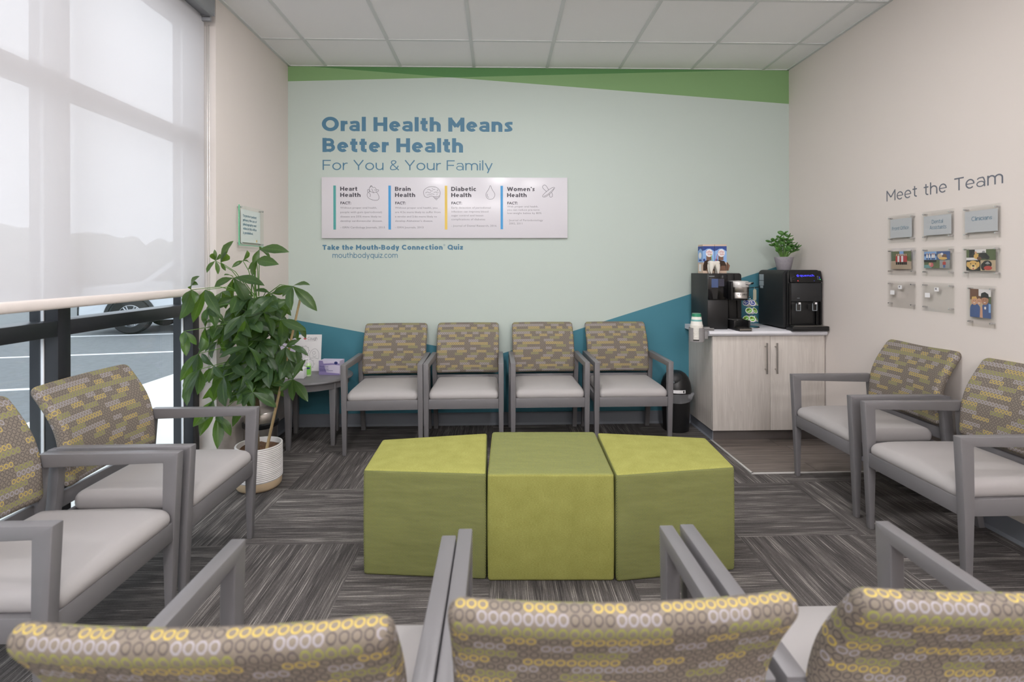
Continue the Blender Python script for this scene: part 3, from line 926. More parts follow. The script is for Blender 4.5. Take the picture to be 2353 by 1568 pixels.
def suv():
    t = thing('car', 'white sport utility car parked outside beyond the window', 'car', (-6.73, 12.29, -0.12), R(191))
    body = []
    body += [(2.32, 0.42), (2.30, 0.80), (2.22, 1.00), (1.15, 1.12), (0.45, 1.66), (0.0, 1.72), (-1.7, 1.70), (-2.15, 1.12), (-2.28, 1.0), (-2.30, 0.45)]
    def archp(cx):
        return [(cx + 0.46 * math.cos(R(a)), 0.37 + 0.46 * math.sin(R(a))) for a in (190, 165, 140, 115, 90, 65, 40, 15, -10)]
    low = [(-2.2, 0.30)] + archp(-1.40) + archp(1.35) + [(2.2, 0.30)]
    MB().prism(body + low, 'y', -0.90, 0.90).build('body', M['car'], t, bevel=0.04)
    for sy in (-1, 1):
        MB().prism([(0.95, 1.14), (0.40, 1.58), (0.0, 1.62), (-0.5, 1.62), (-0.5, 1.10)], 'y', sy * 0.89, sy * 0.907).build('side_window', M['black_gloss'], t)
        MB().prism([(-0.56, 1.10), (-0.56, 1.62), (-1.55, 1.60), (-1.85, 1.12)], 'y', sy * 0.89, sy * 0.907).build('side_window', M['black_gloss'], t)
        for cx in (1.35, -1.40):
            ringp = [(cx + 0.50 * math.cos(R(a)), 0.37 + 0.50 * math.sin(R(a))) for a in range(-5, 186, 10)]
            inn = [(cx + 0.43 * math.cos(R(a)), 0.37 + 0.43 * math.sin(R(a))) for a in range(185, -6, -10)]
            MB().prism(ringp + inn, 'y', sy * 0.88, sy * 0.915).build('wheel_arch', M['cladding'], t)
            wb = MB().lathe([(0.24, -0.11), (0.36, -0.115), (0.385, -0.09), (0.39, 0), (0.385, 0.09), (0.36, 0.115), (0.24, 0.11)], (cx, sy * 0.80, 0.39), 40, axis=(0, 1, 0), cap=False)
            wo = wb.build('tyre', M['tyre'], t, smooth=True)
            rm = MB().lathe([(0.22, -0.02), (0.245, 0.0), (0.245, 0.10), (0.225, 0.11), (0.22, 0.02)], (cx, sy * 0.80, 0.39), 32, axis=(0, sy, 0), cap=False)
            for k in range(6):
                a = 2 * PI * k / 6
                for da in (-0.14, 0.14):
                    rm.tube([(cx, sy * 0.885, 0.39), (cx + 0.235 * math.cos(a + da), sy * 0.885, 0.39 + 0.235 * math.sin(a + da))], 0.018, 6)
            rm.build('rim', M['wheel'], wo)
        MB().box(0.29, sy * 0.9, 0.45, 0.30, sy * 0.903, 1.1).build('door_gap', M['cladding'], t)
    MB().box(2.20, -0.88, 0.30, 2.36, 0.88, 0.62).build('bumper', M['cladding'], t, bevel=0.04)
suv()

random.seed(11)
tl = MB()
for k in range(90):
    x = -36 + random.uniform(-2, 2); y = -20 + k * 0.9
    r = random.uniform(1.3, 2.0)
    tl.ellipsoid((x, y, 1.6), (r, r, random.uniform(2.3, 2.9)), 12, 8)
o = tl.build('treeline', M['hedge'], None, smooth=True, kind='stuff')
tag(o, 'pale row of trees far beyond the parking lot, seen through the shade', 'trees')

# ================================================================== armchairs
CY = [(0.448, 0.469), (0.450, 0.551), (0.456, 0.622), (0.475, 0.696), (0.503, 0.750), (0.553, 0.824), (0.573, 0.850)]
def pad_curve(z):
    z = max(CY[0][1] - 0.05, min(CY[-1][1] + 0.05, z))
    for (y0, z0), (y1, z1) in zip(CY, CY[1:]):
        if z <= z1 or (y1, z1) == CY[-1]:
            t = (z - z0) / (z1 - z0)
            return y0 + (y1 - y0) * t
def pad_warp(p):
    zc = 0.664 + p.z
    th = 1.0 - 0.25 * max(0.0, (zc - 0.62) / 0.24)
    e = 0.03
    y = (pad_curve(zc - e) + 2 * pad_curve(zc) + pad_curve(zc + e)) / 4
    dy = (pad_curve(zc + e) - pad_curve(zc - e)) / (2 * e)
    n = Vector((0, 1, -dy)).normalized()
    s = p.x / 0.25
    return Vector((p.x, y + 0.026 + 0.022 * (1 - s * s), zc)) + n * (p.y * th)
def seat_warp(p):
    s = p.x / 0.245; t = p.y / 0.235
    z = p.z + 0.016 * max(0, 1 - s * s) * max(0, 1 - t * t) * (p.z + 0.038) / 0.076
    if t < -0.55:
        z -= 0.016 * ((-t - 0.55) / 0.45) ** 2 * (p.z + 0.038) / 0.076
    return Vector((p.x * (1 - 0.02 * t), 0.226 + p.y, 0.411 + z))

def mitre(mb, name, parent, upper):
    """front leg and armrest share one bevelled profile and meet in a 45 degree mitre"""
    o = mb.build(name, M['grey_frame'], parent, bevel=0.004)
    bm = bmesh.new(); bm.from_mesh(o.data)
    n = Vector((0, 0.038, 0.0555))
    bmesh.ops.bisect_plane(bm, geom=bm.verts[:] + bm.edges[:] + bm.faces[:], dist=1e-6, plane_co=(0, 0.0305, 0.602), plane_no=n, clear_inner=upper, clear_outer=not upper)
    bm.to_mesh(o.data); bm.free()
    for p in o.data.polygons:
        p.use_smooth = True
    o.data.set_sharp_from_angle(angle=R(40))
    return o

def make_armchair():
    t = thing('armchair', 'x', 'chair')
    rbox_mb((0.2445, 0.235, 0.038), 0.034, seat_warp, (10, 8, 2), 3).build('seat', M['vinyl'], t, smooth=True)
    rbox_mb((0.25, 0.027, 0.192), 0.024, pad_warp, (12, 2, 14), 3, uvoff=(0.5, 0.5), wrap=0.0281).build('backrest', M['chain'], t, smooth=True)
    W = 0.2825
    for s in (-1, 1):
        x0, x1 = sorted((s * W, s * (W - 0.037)))
        fr = MB().prism([(-0.025, 0.640), (0.480, 0.640), (0.460, 0.590), (0.0305, 0.602), (0.034, 0.36), (0.032, 0.30), (0.027, 0), (0.004, 0), (-0.010, 0.345)], 'x', x0, x1)
        mid = (x0 + x1) / 2
        fr.v = [(mid + (v[0] - mid) * (1 - 0.26 * max(0.0, (0.31 - v[2]) / 0.31)), v[1], v[2]) for v in fr.v]
        mitre(fr, 'leg', t, False); mitre(fr, 'armrest', t, True)
        rl = MB().prism([(0.462, 0.632), (0.512, 0.632), (0.528, 0.42), (0.592, 0), (0.562, 0), (0.490, 0.36), (0.478, 0.44)], 'x', x0 + 0.001, x1 - 0.001)
        rl.build('leg', M['grey_frame'], t, bevel=0.003)
        xa, xb = sorted((s * (W - 0.018), s * (W - 0.046)))
        MB().box(xa, 0.033, 0.317, xb, 0.48, 0.384).build('side_rail', M['grey_frame'], t, bevel=0.002)
    MB().box(-(W - 0.037), -0.007, 0.317, W - 0.037, 0.016, 0.386).build('seat_rail', M['grey_frame'], t, bevel=0.003)
    MB().box(-(W - 0.037), 0.47, 0.317, W - 0.037, 0.49, 0.376).build('seat_rail', M['grey_frame'], t, bevel=0.002)
    MB().box(-(W - 0.037), 0.492, 0.395, W - 0.037, 0.510, 0.455).build('back_rail', M['grey_frame'], t, bevel=0.002)
    return t

seats = [
    # x, y (front foot line), rotation, label, group
    (-0.810, 3.590, 1.5, 'patterned armchair at the left end of the mural wall row, beside the round side table', 'armchairs along the mural wall'),
    (-0.243, 3.605, 0.0, 'patterned armchair second from the side table, under the left part of the health facts board', 'armchairs along the mural wall'),
    (0.370, 3.618, 0.5, 'patterned armchair third from the side table, under the right end of the health facts board', 'armchairs along the mural wall'),
    (0.968, 3.620, 0.0, 'patterned armchair at the right end of the mural wall row, beside the black swing-top bin', 'armchairs along the mural wall'),
    (-1.195, 2.257, 90, 'patterned armchair by the window next to the potted tree', 'armchairs by the window'),
    (-1.203, 1.662, 90, 'patterned armchair by the window nearest the camera, cut off by the left edge', 'armchairs by the window'),
    (1.868, 2.895, -90, 'patterned armchair on the right wall nearest the beverage cabinet', 'armchairs along the right wall'),
    (1.856, 2.251, -90, 'patterned armchair on the right wall farther from the cabinet, cut off by the right edge', 'armchairs along the right wall'),
    (-0.390, 1.278, 180, 'near armchair seen from behind, leftmost of the three facing away', 'armchairs seen from behind'),
    (0.178, 1.310, 180, 'near armchair seen from behind, middle one of the three facing away', 'armchairs seen from behind'),
    (0.762, 1.314, 180, 'near armchair seen from behind, rightmost of the three facing away', 'armchairs seen from behind'),
]
chair0 = make_armchair()
for i, (x, y, a, lab, grp) in enumerate(seats):
    o = chair0 if i == 0 else copy_tree(chair0)
    o.location = (x, y, 0)
    o.rotation_euler = (0, 0, R(a))
    tag(o, lab, 'chair', grp)

# ================================================================== ottomans
def ottoman(corners, label, top, side):
    cx = sum(p[0] for p in corners) / 4; cy = sum(p[1] for p in corners) / 4
    FL, FR, BR, BL = [Vector((p[0] - cx, p[1] - cy)) for p in corners]
    H = 0.452
    t = thing('ottoman', label, 'ottoman', (cx, cy, 0), 0, 'green wedge ottomans')
    def warp(p):
        u = p.x / 0.265 * 0.5 + 0.5; v = p.y / 0.265 * 0.5 + 0.5
        q = (FL * (1 - u) + FR * u) * (1 - v) + (BL * (1 - u) + BR * u) * v
        k = 1.0 + 0.010 * math.cos(p.z / 0.226 * 1.3) - 0.004
        zz = 0.226 + p.z
        if p.z > 0.2:
            zz += 0.006 * max(0, 1 - (p.x / 0.265) ** 2) * max(0, 1 - (p.y / 0.265) ** 2)
        return Vector((q.x * k, q.y * k, zz))
    rbox_mb((0.265, 0.265, 0.226), 0.013, warp, (8, 8, 6), 2, pick=lambda a: a == 5).build('top_cover', top, t, smooth=True)
    rbox_mb((0.265, 0.265, 0.226), 0.013, warp, (8, 8, 6), 2, pick=lambda a: a != 5).build('side_cover', side, t, smooth=True)
ottoman([(-0.580, 2.205), (-0.052, 2.150), (-0.058, 2.668), (-0.585, 2.585)], 'wedge ottoman with plain lime top and dotted green sides, left of the trio', M['lime'], M['dots'])
ottoman([(-0.046, 2.140), (0.486, 2.124), (0.508, 2.672), (-0.033, 2.690)], 'middle ottoman with dotted top and plain olive-lime sides', M['dots'], M['lime'])
ottoman([(0.492, 2.116), (1.026, 2.186), (1.052, 2.555), (0.517, 2.655)], 'wedge ottoman with plain lime top and creased dotted sides, right of the trio', M['lime'], M['dots'])

# ================================================================== writing on the mural wall
YW = YB
RX, UZ = (1, 0, 0), (0, 0, 1)
t = thing('wall_lettering', 'large blue headline lettering on the mural wall, reading Oral Health Means Better Health', 'lettering', (-1.447, YW, 2.12))
words(t, 'Oral Health Means', 0.117, 0.235, (-1.452, YW, 2.445), RX, UZ, 1.581, M['blue_text'], 'bold_word', 0.10)
words(t, 'Better Health', 0.117, 0.235, (-1.447, YW, 2.271), RX, UZ, 1.159, M['blue_text'], 'bold_word', 0.10)
words(t, 'For You & Your Family', 0.083, 0.10, (-1.446, YW, 2.123), RX, UZ, 1.404, M['blue_text'], 'light_word')

t = thing('wall_lettering', 'small blue lettering under the health facts board, naming a quiz and its web address', 'lettering', (-1.449, YW, 1.39))
words(t, 'Take the Mouth-Body Connection', 0.041, 0.25, (-1.449, YW, 1.462), RX, UZ, 0.990, M['blue_text'], 'bold_word')
words(t, 'Quiz', 0.041, 0.25, (-0.418, YW, 1.462), RX, UZ, 0.128, M['blue_text'], 'bold_word')
words(t, '®', 0.05, 0.05, (-0.452, YW, 1.458), RX, UZ, 0.014, M['blue_text'], 'registered_mark')
words(t, 'mouthbodyquiz.com', 0.045, 0.115, (-1.367, YW, 1.395), RX, UZ, 0.536, M['blue_text'], 'web_address')

# health facts board
t = thing('wall_board', 'long white glossy board of four health facts mounted on the mint wall', 'sign board', (-0.434, YW, 1.557))
YBD = YW - 0.022
rel(MB().box(-1.448, YBD, 1.557, 0.581, YW - 0.004, 2.060), t).build('panel', M['board'], t, bevel=0.001)
for x, z0, mt in ((-1.352, 1.628, 'bar_teal'), (-0.902, 1.628, 'bar_blue'), (-0.438, 1.628, 'bar_yellow'), (0.023, 1.630, 'bar_blue')):
    rel(MB().box(x, YBD - 0.0008, z0, x + 0.0205, YBD - 0.0002, 1.991), t).build('colour_bar', M[mt], t)
bold = MB(); bold2 = MB(); light = MB()
cols = [
    (-1.296, 'Heart', 0.140, 'Health', 0.166, [('Without proper oral health,', 0.300), ('people with gum (periodontal)', 0.341), ('disease are 25% more likely to', 0.335), ('develop cardiovascular disease.', 0.345)], 0.0362, 1.801, '- ISRN Cardiology Journals, 2013', 0.365, 1.639),
    (-0.848, 'Brain', 0.130, 'Health', 0.166, [('Without proper oral health, you', 0.348), ('are 4.5x more likely to suffer from', 0.374), ('a stroke and 2.6x more likely to', 0.345), ("develop Alzheimer's disease.", 0.312)], 0.0362, 1.801, '- ISRN Journals, 2013', 0.234, 1.639),
    (-0.385, 'Diabetic', 0.206, 'Health', 0.166, [('Early detection of periodontal', 0.326), ('infection can improve blood', 0.306), ('sugar control and lessen', 0.266), ('complications of diabetes', 0.280)], 0.0322, 1.802, '- Journal of Dental Research, 2016', 0.374, 1.652),
    (0.078, "Women's", 0.230, 'Health', 0.162, [('With proper oral health,', 0.258), ('you can reduce pre-term', 0.270), ('low-weight babies by 80%', 0.286)], 0.0275, 1.812, '- Journal of Periodontology', 0.298, 1.698),
]
for x, a, wa, b_, wb, rows, pitch, z0, src, ws, zs in cols:
    lettering(bold, a, 0.034, 0.22, (x, YBD, 1.9475), RX, UZ, wa)
    lettering(bold, b_, 0.034, 0.22, (x, YBD, 1.897), RX, UZ, wb)
    small_text(bold2, 'FACT:', 0.030, (x, YBD, 1.837), RX, UZ, 0.089, bold=0.0008)
    for i, (s, w) in enumerate(rows):
        small_text(light, s, 0.0215, (x, YBD, z0 - i * pitch), RX, UZ, w)
    small_text(light, src, 0.0215, (x, YBD, zs), RX, UZ, ws)
small_text(light, '2002, 2011', 0.0215, (0.093, YBD, 1.671), RX, UZ, 0.11)
rel(bold, t).build('column_headings', M['dark_text'], t)
rel(bold2, t).build('fact_headings', M['dark_text'], t)
rel(light, t).build('fact_text', M['mid_text'], t)
ic = MB()
def icon(pts, cx, cz, s, closed=True, w=0.0026):
    P = spl([(p[0] * s, p[1] * s) for p in pts], 5, closed)
    if closed:
        P.append(P[0])
    line2(ic, P, w, (cx, YBD, cz), RX, UZ)
# heart with vessels
icon([(-0.75, 0.05), (-0.85, -0.35), (-0.60, -0.75), (0.05, -1.0), (0.60, -1.0), (0.82, -0.70), (0.72, -0.25), (0.42, 0.15), (0.05, 0.05), (-0.35, 0.20)], -1.026, 1.929, 0.058)
icon([(-0.75, 0.05), (-0.80, 0.45), (-0.62, 0.50), (-0.55, 0.20)], -1.026, 1.929, 0.058, False)
icon([(-0.45, 0.20), (-0.55, 0.75), (-0.25, 0.98), (-0.05, 0.80), (0.25, 0.80), (0.45, 0.50), (0.75, 0.45), (0.70, 0.25), (0.42, 0.15)], -1.026, 1.929, 0.058, False)
icon([(-0.20, 0.62), (-0.10, 0.35), (0.05, 0.05)], -1.026, 1.929, 0.058, False)
icon([(-0.35, 0.78), (-0.38, 1.02), (-0.20, 1.04), (-0.14, 0.84)], -1.026, 1.929, 0.058, False)
icon([(0.10, 0.45), (0.35, 0.42), (0.50, 0.30)], -1.026, 1.929, 0.058, False)
icon([(-0.62, 0.05), (-0.40, -0.20), (-0.45, -0.55)], -1.026, 1.929, 0.058, False)
# brain
icon([(-1.0, -0.15), (-1.0, 0.25), (-0.75, 0.55), (-0.35, 0.75), (0.15, 0.78), (0.60, 0.65), (0.92, 0.30), (0.98, -0.10), (0.80, -0.40), (0.30, -0.45), (-0.10, -0.35), (-0.45, -0.50), (-0.85, -0.45)], -0.543, 1.930, 0.068)
icon([(0.15, -0.45), (0.35, -0.60), (0.75, -0.60), (0.95, -0.35)], -0.543, 1.930, 0.068, False)
icon([(0.28, -0.56), (0.48, -0.80), (0.60, -0.78), (0.56, -0.60)], -0.543, 1.930, 0.068, False)
for q in ([(-0.8, 0.0), (-0.55, 0.15), (-0.35, 0.0), (-0.15, 0.1)], [(-0.6, 0.4), (-0.3, 0.45), (-0.15, 0.25), (0.1, 0.3)], [(0.0, 0.6), (0.15, 0.45), (0.4, 0.45)],
          [(0.2, 0.05), (0.45, 0.15), (0.6, 0.0), (0.8, 0.1)], [(-0.6, -0.25), (-0.3, -0.2), (0.0, -0.1), (0.3, -0.2)], [(0.5, -0.25), (0.7, -0.15)], [(0.6, 0.45), (0.7, 0.3), (0.55, 0.2)]):
    icon(q, -0.543, 1.930, 0.068, False, 0.0022)
# drop
icon([(0, 1.0), (0.25, 0.45), (0.60, -0.10), (0.62, -0.55), (0.30, -0.95), (-0.30, -0.95), (-0.62, -0.55), (-0.60, -0.10), (-0.25, 0.45)], -0.061, 1.936, 0.057)
icon([(-0.42, -0.20), (-0.44, -0.50), (-0.22, -0.76)], -0.061, 1.936, 0.057, False)
# pacifier
icon([(-0.80, -0.85), (-0.35, -0.80), (0.45, -0.20), (0.90, 0.40), (0.95, 0.60), (0.55, 0.55), (-0.25, 0.0), (-0.85, -0.60)], 0.421, 1.945, 0.054)
icon([(-0.70, -0.75), (0.0, -0.40), (0.85, 0.45)], 0.421, 1.945, 0.054, False)
icon([(-0.30, 0.0), (-0.85, 0.55), (-0.80, 0.90), (-0.50, 0.98), (-0.25, 0.75), (0.05, 0.25)], 0.421, 1.945, 0.054, False)
icon([(0.20, -0.40), (0.25, -0.85), (0.60, -0.80), (0.62, -0.40), (0.50, -0.15)], 0.421, 1.945, 0.054, False)
rel(ic, t).build('line_icons', M['dark_text'], t)

# ================================================================== right wall
RY = (0, -1, 0)
t = thing('wall_lettering', 'slate grey lettering on the right wall, reading Meet the Team', 'lettering', (XR, 3.17, 1.73))
words(t, 'Meet', 0.068, 0.105, (XR, 3.171, 1.7285), RY, UZ, 0.237, M['grey_text'])
words(t, 'the', 0.068, 0.105, (XR, 2.888, 1.727), RY, UZ, 0.152, M['grey_text'])
words(t, 'Team', 0.068, 0.105, (XR, 2.690, 1.7245), RY, UZ, 0.267, M['grey_text'])

def acrylic_frame(y0, y1, z0, z1, label, insert=None, builder=None):
    """y0 is the end far from the camera"""
    t = thing('photo_holder', label, 'photo holder', (XR, y0, z0), 0, 'acrylic holders on the right wall')
    rel(MB().box(XR - 0.020, y1, z0, XR - 0.016, y0, z1), t).build('front_sheet', M['acrylic'], t)
    rel(MB().box(XR - 0.012, y1, z0 + 0.0, XR - 0.009, y0, z1), t).build('back_sheet', M['acrylic'], t)
    for yy in (y0 - 0.017, y1 + 0.020):
        for zz in (z0 + 0.024, z1 - 0.016):
            rel(MB().lathe([(0.0042, 0), (0.0042, 0.025), (0.0034, 0.027)], (XR - 0.0, yy, zz), 12, axis=(-1, 0, 0)), t).build('standoff', M['chrome'], t, smooth=True)
    if builder:
        builder(t)
    return t

class Pic:
    def __init__(s, parent, y0, y1, z0, z1):
        s.mb = MB(); s.names = []; s.p = parent; s.y0 = y0; s.w = y0 - y1; s.z0 = z0; s.h = z1 - z0; s.k = 0
    def mi(s, m):
        if m not in s.names:
            s.names.append(m)
        return s.names.index(m)
    def poly(s, m, pts):
        s.k += 1
        poly2(s.mb, [(u * s.w, v * s.h) for u, v in pts], (XR - 0.0135, s.y0, s.z0), RY, UZ, s.mi(m), 0.00006 * s.k)
    def rect(s, m, u0, v0, u1, v1):
        s.poly(m, [(u0, v0), (u1, v0), (u1, v1), (u0, v1)])
    def ell(s, m, u, v, a, b, n=16):
        s.poly(m, [(min(1, max(0, u + a * math.cos(2 * PI * k / n))), min(1, max(0, v + b * math.sin(2 * PI * k / n)))) for k in range(n)])
    def done(s, name):
        return rel(s.mb, s.p).build(name, [M[n] for n in s.names], s.p)

def text_insert(lines, y0, y1, z0, z1):
    def go(t):
        rel(MB().box(XR - 0.0155, y1, z0, XR - 0.0145, y0, z1), t).build('silver_insert', M['silverpaper'], t)
        mb = MB()
        for s, w, y, z in lines:
            lettering(mb, s, 0.0215, 0.10, (XR - 0.0156, y, z), RY, UZ, w)
        rel(mb, t).build('insert_text', M['blue_text'], t)
    return go
acrylic_frame(3.141, 2.934, 1.462, 1.632, 'clear holder with a silver insert reading Front Office', builder=text_insert([('Front Office', 0.128, 3.106, 1.540)], 3.121, 2.956, 1.493, 1.608))
acrylic_frame(2.883, 2.677, 1.461, 1.631, 'clear holder with a silver insert reading Dental Assistants', builder=text_insert([('Dental', 0.072, 2.816, 1.558), ('Assistants', 0.108, 2.830, 1.526)], 2.871, 2.693, 1.494, 1.603))
acrylic_frame(2.624, 2.421, 1.459, 1.629, 'clear holder with a silver insert reading Clinicians', builder=text_insert([('Clinicians', 0.110, 2.574, 1.552)], 2.612, 2.437, 1.493, 1.603))

def pic_red(t):
    p = Pic(t, 3.117, 2.962, 1.300, 1.409)
    p.rect('p_green', 0, 0, 1, 1); p.poly('p_path', [(0, 0), (1, 0), (1, 0.42), (0.6, 0.5), (0, 0.45)]); p.rect('p_sky', 0.42, 0.8, 0.62, 1)
    for i, c in enumerate(('p_red', 'p_white', 'p_red', 'p_white', 'p_red', 'p_red')):
        u = 0.28 + i * 0.095
        p.ell('p_skin', u, 0.80, 0.03, 0.06); p.rect(c, u - 0.05, 0.40, u + 0.05, 0.74); p.rect('p_dark', u - 0.04, 0.25, u + 0.04, 0.40)
    p.done('photo')
def pic_four(t):
    p = Pic(t, 2.871, 2.702, 1.307, 1.401)
    p.rect('p_green', 0, 0, 1, 1)
    p.rect('p_sky', 0, 0.5, 0.49, 1); p.rect('p_blue', 0, 0.72, 0.49, 0.86)
    for u in (0.12, 0.22, 0.33, 0.40):
        p.ell('p_skin', u, 0.86, 0.018, 0.05); p.rect('p_white', u - 0.03, 0.62, u + 0.03, 0.82); p.rect('p_blue', u - 0.03, 0.52, u + 0.03, 0.62)
    p.rect('p_blue', 0.51, 0.5, 1, 1); p.ell('p_tan', 0.62, 0.72, 0.09, 0.15); p.ell('p_brown', 0.80, 0.70, 0.08, 0.14); p.ell('p_gold' if 'p_gold' in M else 'p_dog', 0.74, 0.58, 0.16, 0.08); p.ell('p_white', 0.70, 0.84, 0.05, 0.07)
    p.rect('p_dark', 0, 0.36, 0.49, 0.5); p.rect('p_teal', 0, 0.0, 0.3, 0.2); p.ell('p_pink', 0.3, 0.2, 0.08, 0.14); p.ell('p_skin', 0.24, 0.24, 0.05, 0.1)
    p.rect('p_grey', 0.62, 0, 1, 0.48); p.ell('p_skin2', 0.79, 0.42, 0.03, 0.06); p.rect('p_red', 0.73, 0.20, 0.85, 0.37); p.rect('p_blue', 0.75, 0.03, 0.83, 0.2)
    p.done('photo')
def pic_dogs(t):
    p = Pic(t, 2.606, 2.448, 1.295, 1.404)
    p.rect('p_green', 0, 0.5, 1, 1); p.rect('p_white', 0, 0.5, 0.4, 0.62); p.rect('p_dark', 0.1, 0.62, 0.3, 1); p.rect('p_white', 0.3, 0.84, 0.68, 1)
    p.ell('p_dog', 0.36, 0.68, 0.10, 0.13); p.ell('p_skin', 0.33, 0.85, 0.04, 0.06); p.ell('p_dark', 0.58, 0.70, 0.16, 0.15); p.ell('p_brown', 0.45, 0.58, 0.08, 0.08); p.ell('p_grey', 0.6, 0.88, 0.05, 0.05); p.ell('p_dark', 0.72, 0.62, 0.08, 0.10)
    p.rect('p_dark', 0, 0, 0.48, 0.49); p.ell('p_dog', 0.24, 0.26, 0.19, 0.22); p.ell('p_dog', 0.06, 0.30, 0.05, 0.13); p.ell('p_dog', 0.42, 0.30, 0.05, 0.13); p.ell('p_cream', 0.25, 0.17, 0.10, 0.12)
    p.ell('p_dark', 0.25, 0.23, 0.045, 0.04); p.ell('p_dark', 0.16, 0.33, 0.02, 0.025); p.ell('p_dark', 0.33, 0.33, 0.02, 0.025); p.ell('p_pink', 0.25, 0.10, 0.03, 0.04)
    p.rect('p_tan', 0.5, 0, 1, 0.49); p.ell('p_dark', 0.72, 0.30, 0.16, 0.18); p.ell('p_dark', 0.60, 0.20, 0.09, 0.18); p.ell('p_red', 0.75, 0.13, 0.14, 0.10); p.ell('p_grey', 0.74, 0.36, 0.05, 0.06); p.ell('p_white', 0.68, 0.34, 0.012, 0.015); p.ell('p_white', 0.80, 0.34, 0.012, 0.015)
    p.done('photo')
def pic_selfie(t):
    p = Pic(t, 2.586, 2.473, 1.056, 1.201)
    p.rect('p_tan', 0, 0, 1, 1); p.rect('p_brown', 0, 0.62, 0.42, 1); p.rect('p_white', 0.42, 0.7, 1, 1); p.rect('p_green', 0.85, 0.5, 1, 0.75)
    p.ell('p_blue', 0.25, 0.15, 0.30, 0.36); p.ell('p_brown', 0.45, 0.66, 0.14, 0.10); p.ell('p_skin', 0.45, 0.56, 0.12, 0.12); p.ell('p_skin', 0.22, 0.57, 0.15, 0.14); p.poly('p_dog', [(0.08, 0.60), (0.10, 0.72), (0.30, 0.74), (0.36, 0.64), (0.22, 0.67)])
    p.ell('p_navy' if 'p_navy' in M else 'p_blue', 0.82, 0.22, 0.28, 0.34); p.poly('p_skin', [(0.48, 0.0), (0.62, 0.0), (0.60, 0.40), (0.50, 0.34)]); p.ell('p_skin2', 0.72, 0.62, 0.17, 0.16); p.poly('p_dark', [(0.52, 0.68), (0.55, 0.86), (0.72, 0.91), (0.88, 0.84), (0.92, 0.68), (0.72, 0.72)])
    for u, v in ((0.18, 0.59), (0.27, 0.59), (0.41, 0.58), (0.49, 0.58), (0.66, 0.63), (0.78, 0.63)):
        p.ell('p_dark', u, v, 0.018, 0.012, 8)
    for u, v in ((0.22, 0.51), (0.45, 0.51), (0.72, 0.54)):
        p.ell('p_white', u, v, 0.05, 0.015, 10)
    p.ell('p_white', 0.74, 0.35, 0.05, 0.05); p.rect('p_sky', 0.9, 0.2, 1.0, 0.5)
    p.done('photo')
def pic_empty(t):
    l = t.location; y = l.y - 0.088
    mb = MB().box(XR - 0.0208, y - 0.028, l.z + 0.115, XR - 0.0201, y, l.z + 0.137, 0)
    mb.box(XR - 0.0210, y - 0.016, l.z + 0.124, XR - 0.0205, y - 0.005, l.z + 0.134, 1)
    rel(mb, t).build('sticker', [M['paper'], M['mid_text']], t)
    rel(MB().box(XR - 0.0208, l.y - 0.058, l.z + 0.078, XR - 0.0201, l.y - 0.025, l.z + 0.104), t).build('sticker', M['paper'], t)
acrylic_frame(3.142, 2.928, 1.263, 1.428, 'clear holder holding a photo of a group in red standing on a path', builder=pic_red)
acrylic_frame(2.883, 2.677, 1.261, 1.426, 'clear holder holding a four-part photo collage with blue backdrops', builder=pic_four)
acrylic_frame(2.626, 2.422, 1.260, 1.422, 'clear holder holding a photo collage with a golden dog and a black dog', builder=pic_dogs)
acrylic_frame(3.142, 2.932, 1.064, 1.226, 'empty clear holder with small stickers, below the photo of people in red', builder=pic_empty)
acrylic_frame(2.883, 2.677, 1.062, 1.226, 'empty clear holder with small stickers, below the blue four-part collage', builder=pic_empty)
acrylic_frame(2.602, 2.447, 1.008, 1.220, 'tall clear holder holding a portrait photo of people hugging, one in a black cap', builder=pic_selfie)

# ================================================================== notice on the left wall
LY = (0, 1, 0)
t = thing('acrylic_sign', 'clear green-edged acrylic notice about patient privacy on the left wall above the tree', 'sign', (XL, 3.41, 1.47))
rel(MB().box(XL + 0.020, 3.410, 1.470, XL + 0.026, 3.756, 1.734), t).build('front_sheet', M['acrylic_green'], t)
e = MB().box(XL + 0.0195, 3.407, 1.469, XL + 0.0265, 3.4105, 1.735).box(XL + 0.0195, 3.41, 1.4665, XL + 0.0265, 3.756, 1.4705)
rel(e, t).build('sheet_edge', M['green_edge'], t)
rel(MB().box(XL + 0.012, 3.452, 1.490, XL + 0.014, 3.728, 1.712), t).build('paper_insert', M['paper'], t)
for yy in (3.432, 3.738):
    for zz in (1.483, 1.722):
        rel(MB().lathe([(0.006, 0), (0.006, 0.030), (0.005, 0.032)], (XL, yy, zz), 12, axis=(1, 0, 0)), t).build('standoff', M['chrome'], t, smooth=True)
mb = MB()
for i, (s, w) in enumerate((('To protect patient', 0.190), ('privacy, the use of', 0.193), ('photography and', 0.186), ('video in this office', 0.192), ('is prohibited.', 0.140))):
    lettering(mb, s, 0.0165, 0.19, (XL + 0.0142, 3.478, 1.662 - i * 0.029), LY, UZ, w)
rel(mb, t).build('notice_text', M['blue_text'], t)
lg = MB(); lg.face([(XL + 0.0146, 3.672 + 0.007 * math.cos(2 * PI * k / 10), 1.505 + 0.010 * math.sin(2 * PI * k / 10)) for k in range(10)])
rel(lg, t).build('emblem', M['gold'], t)

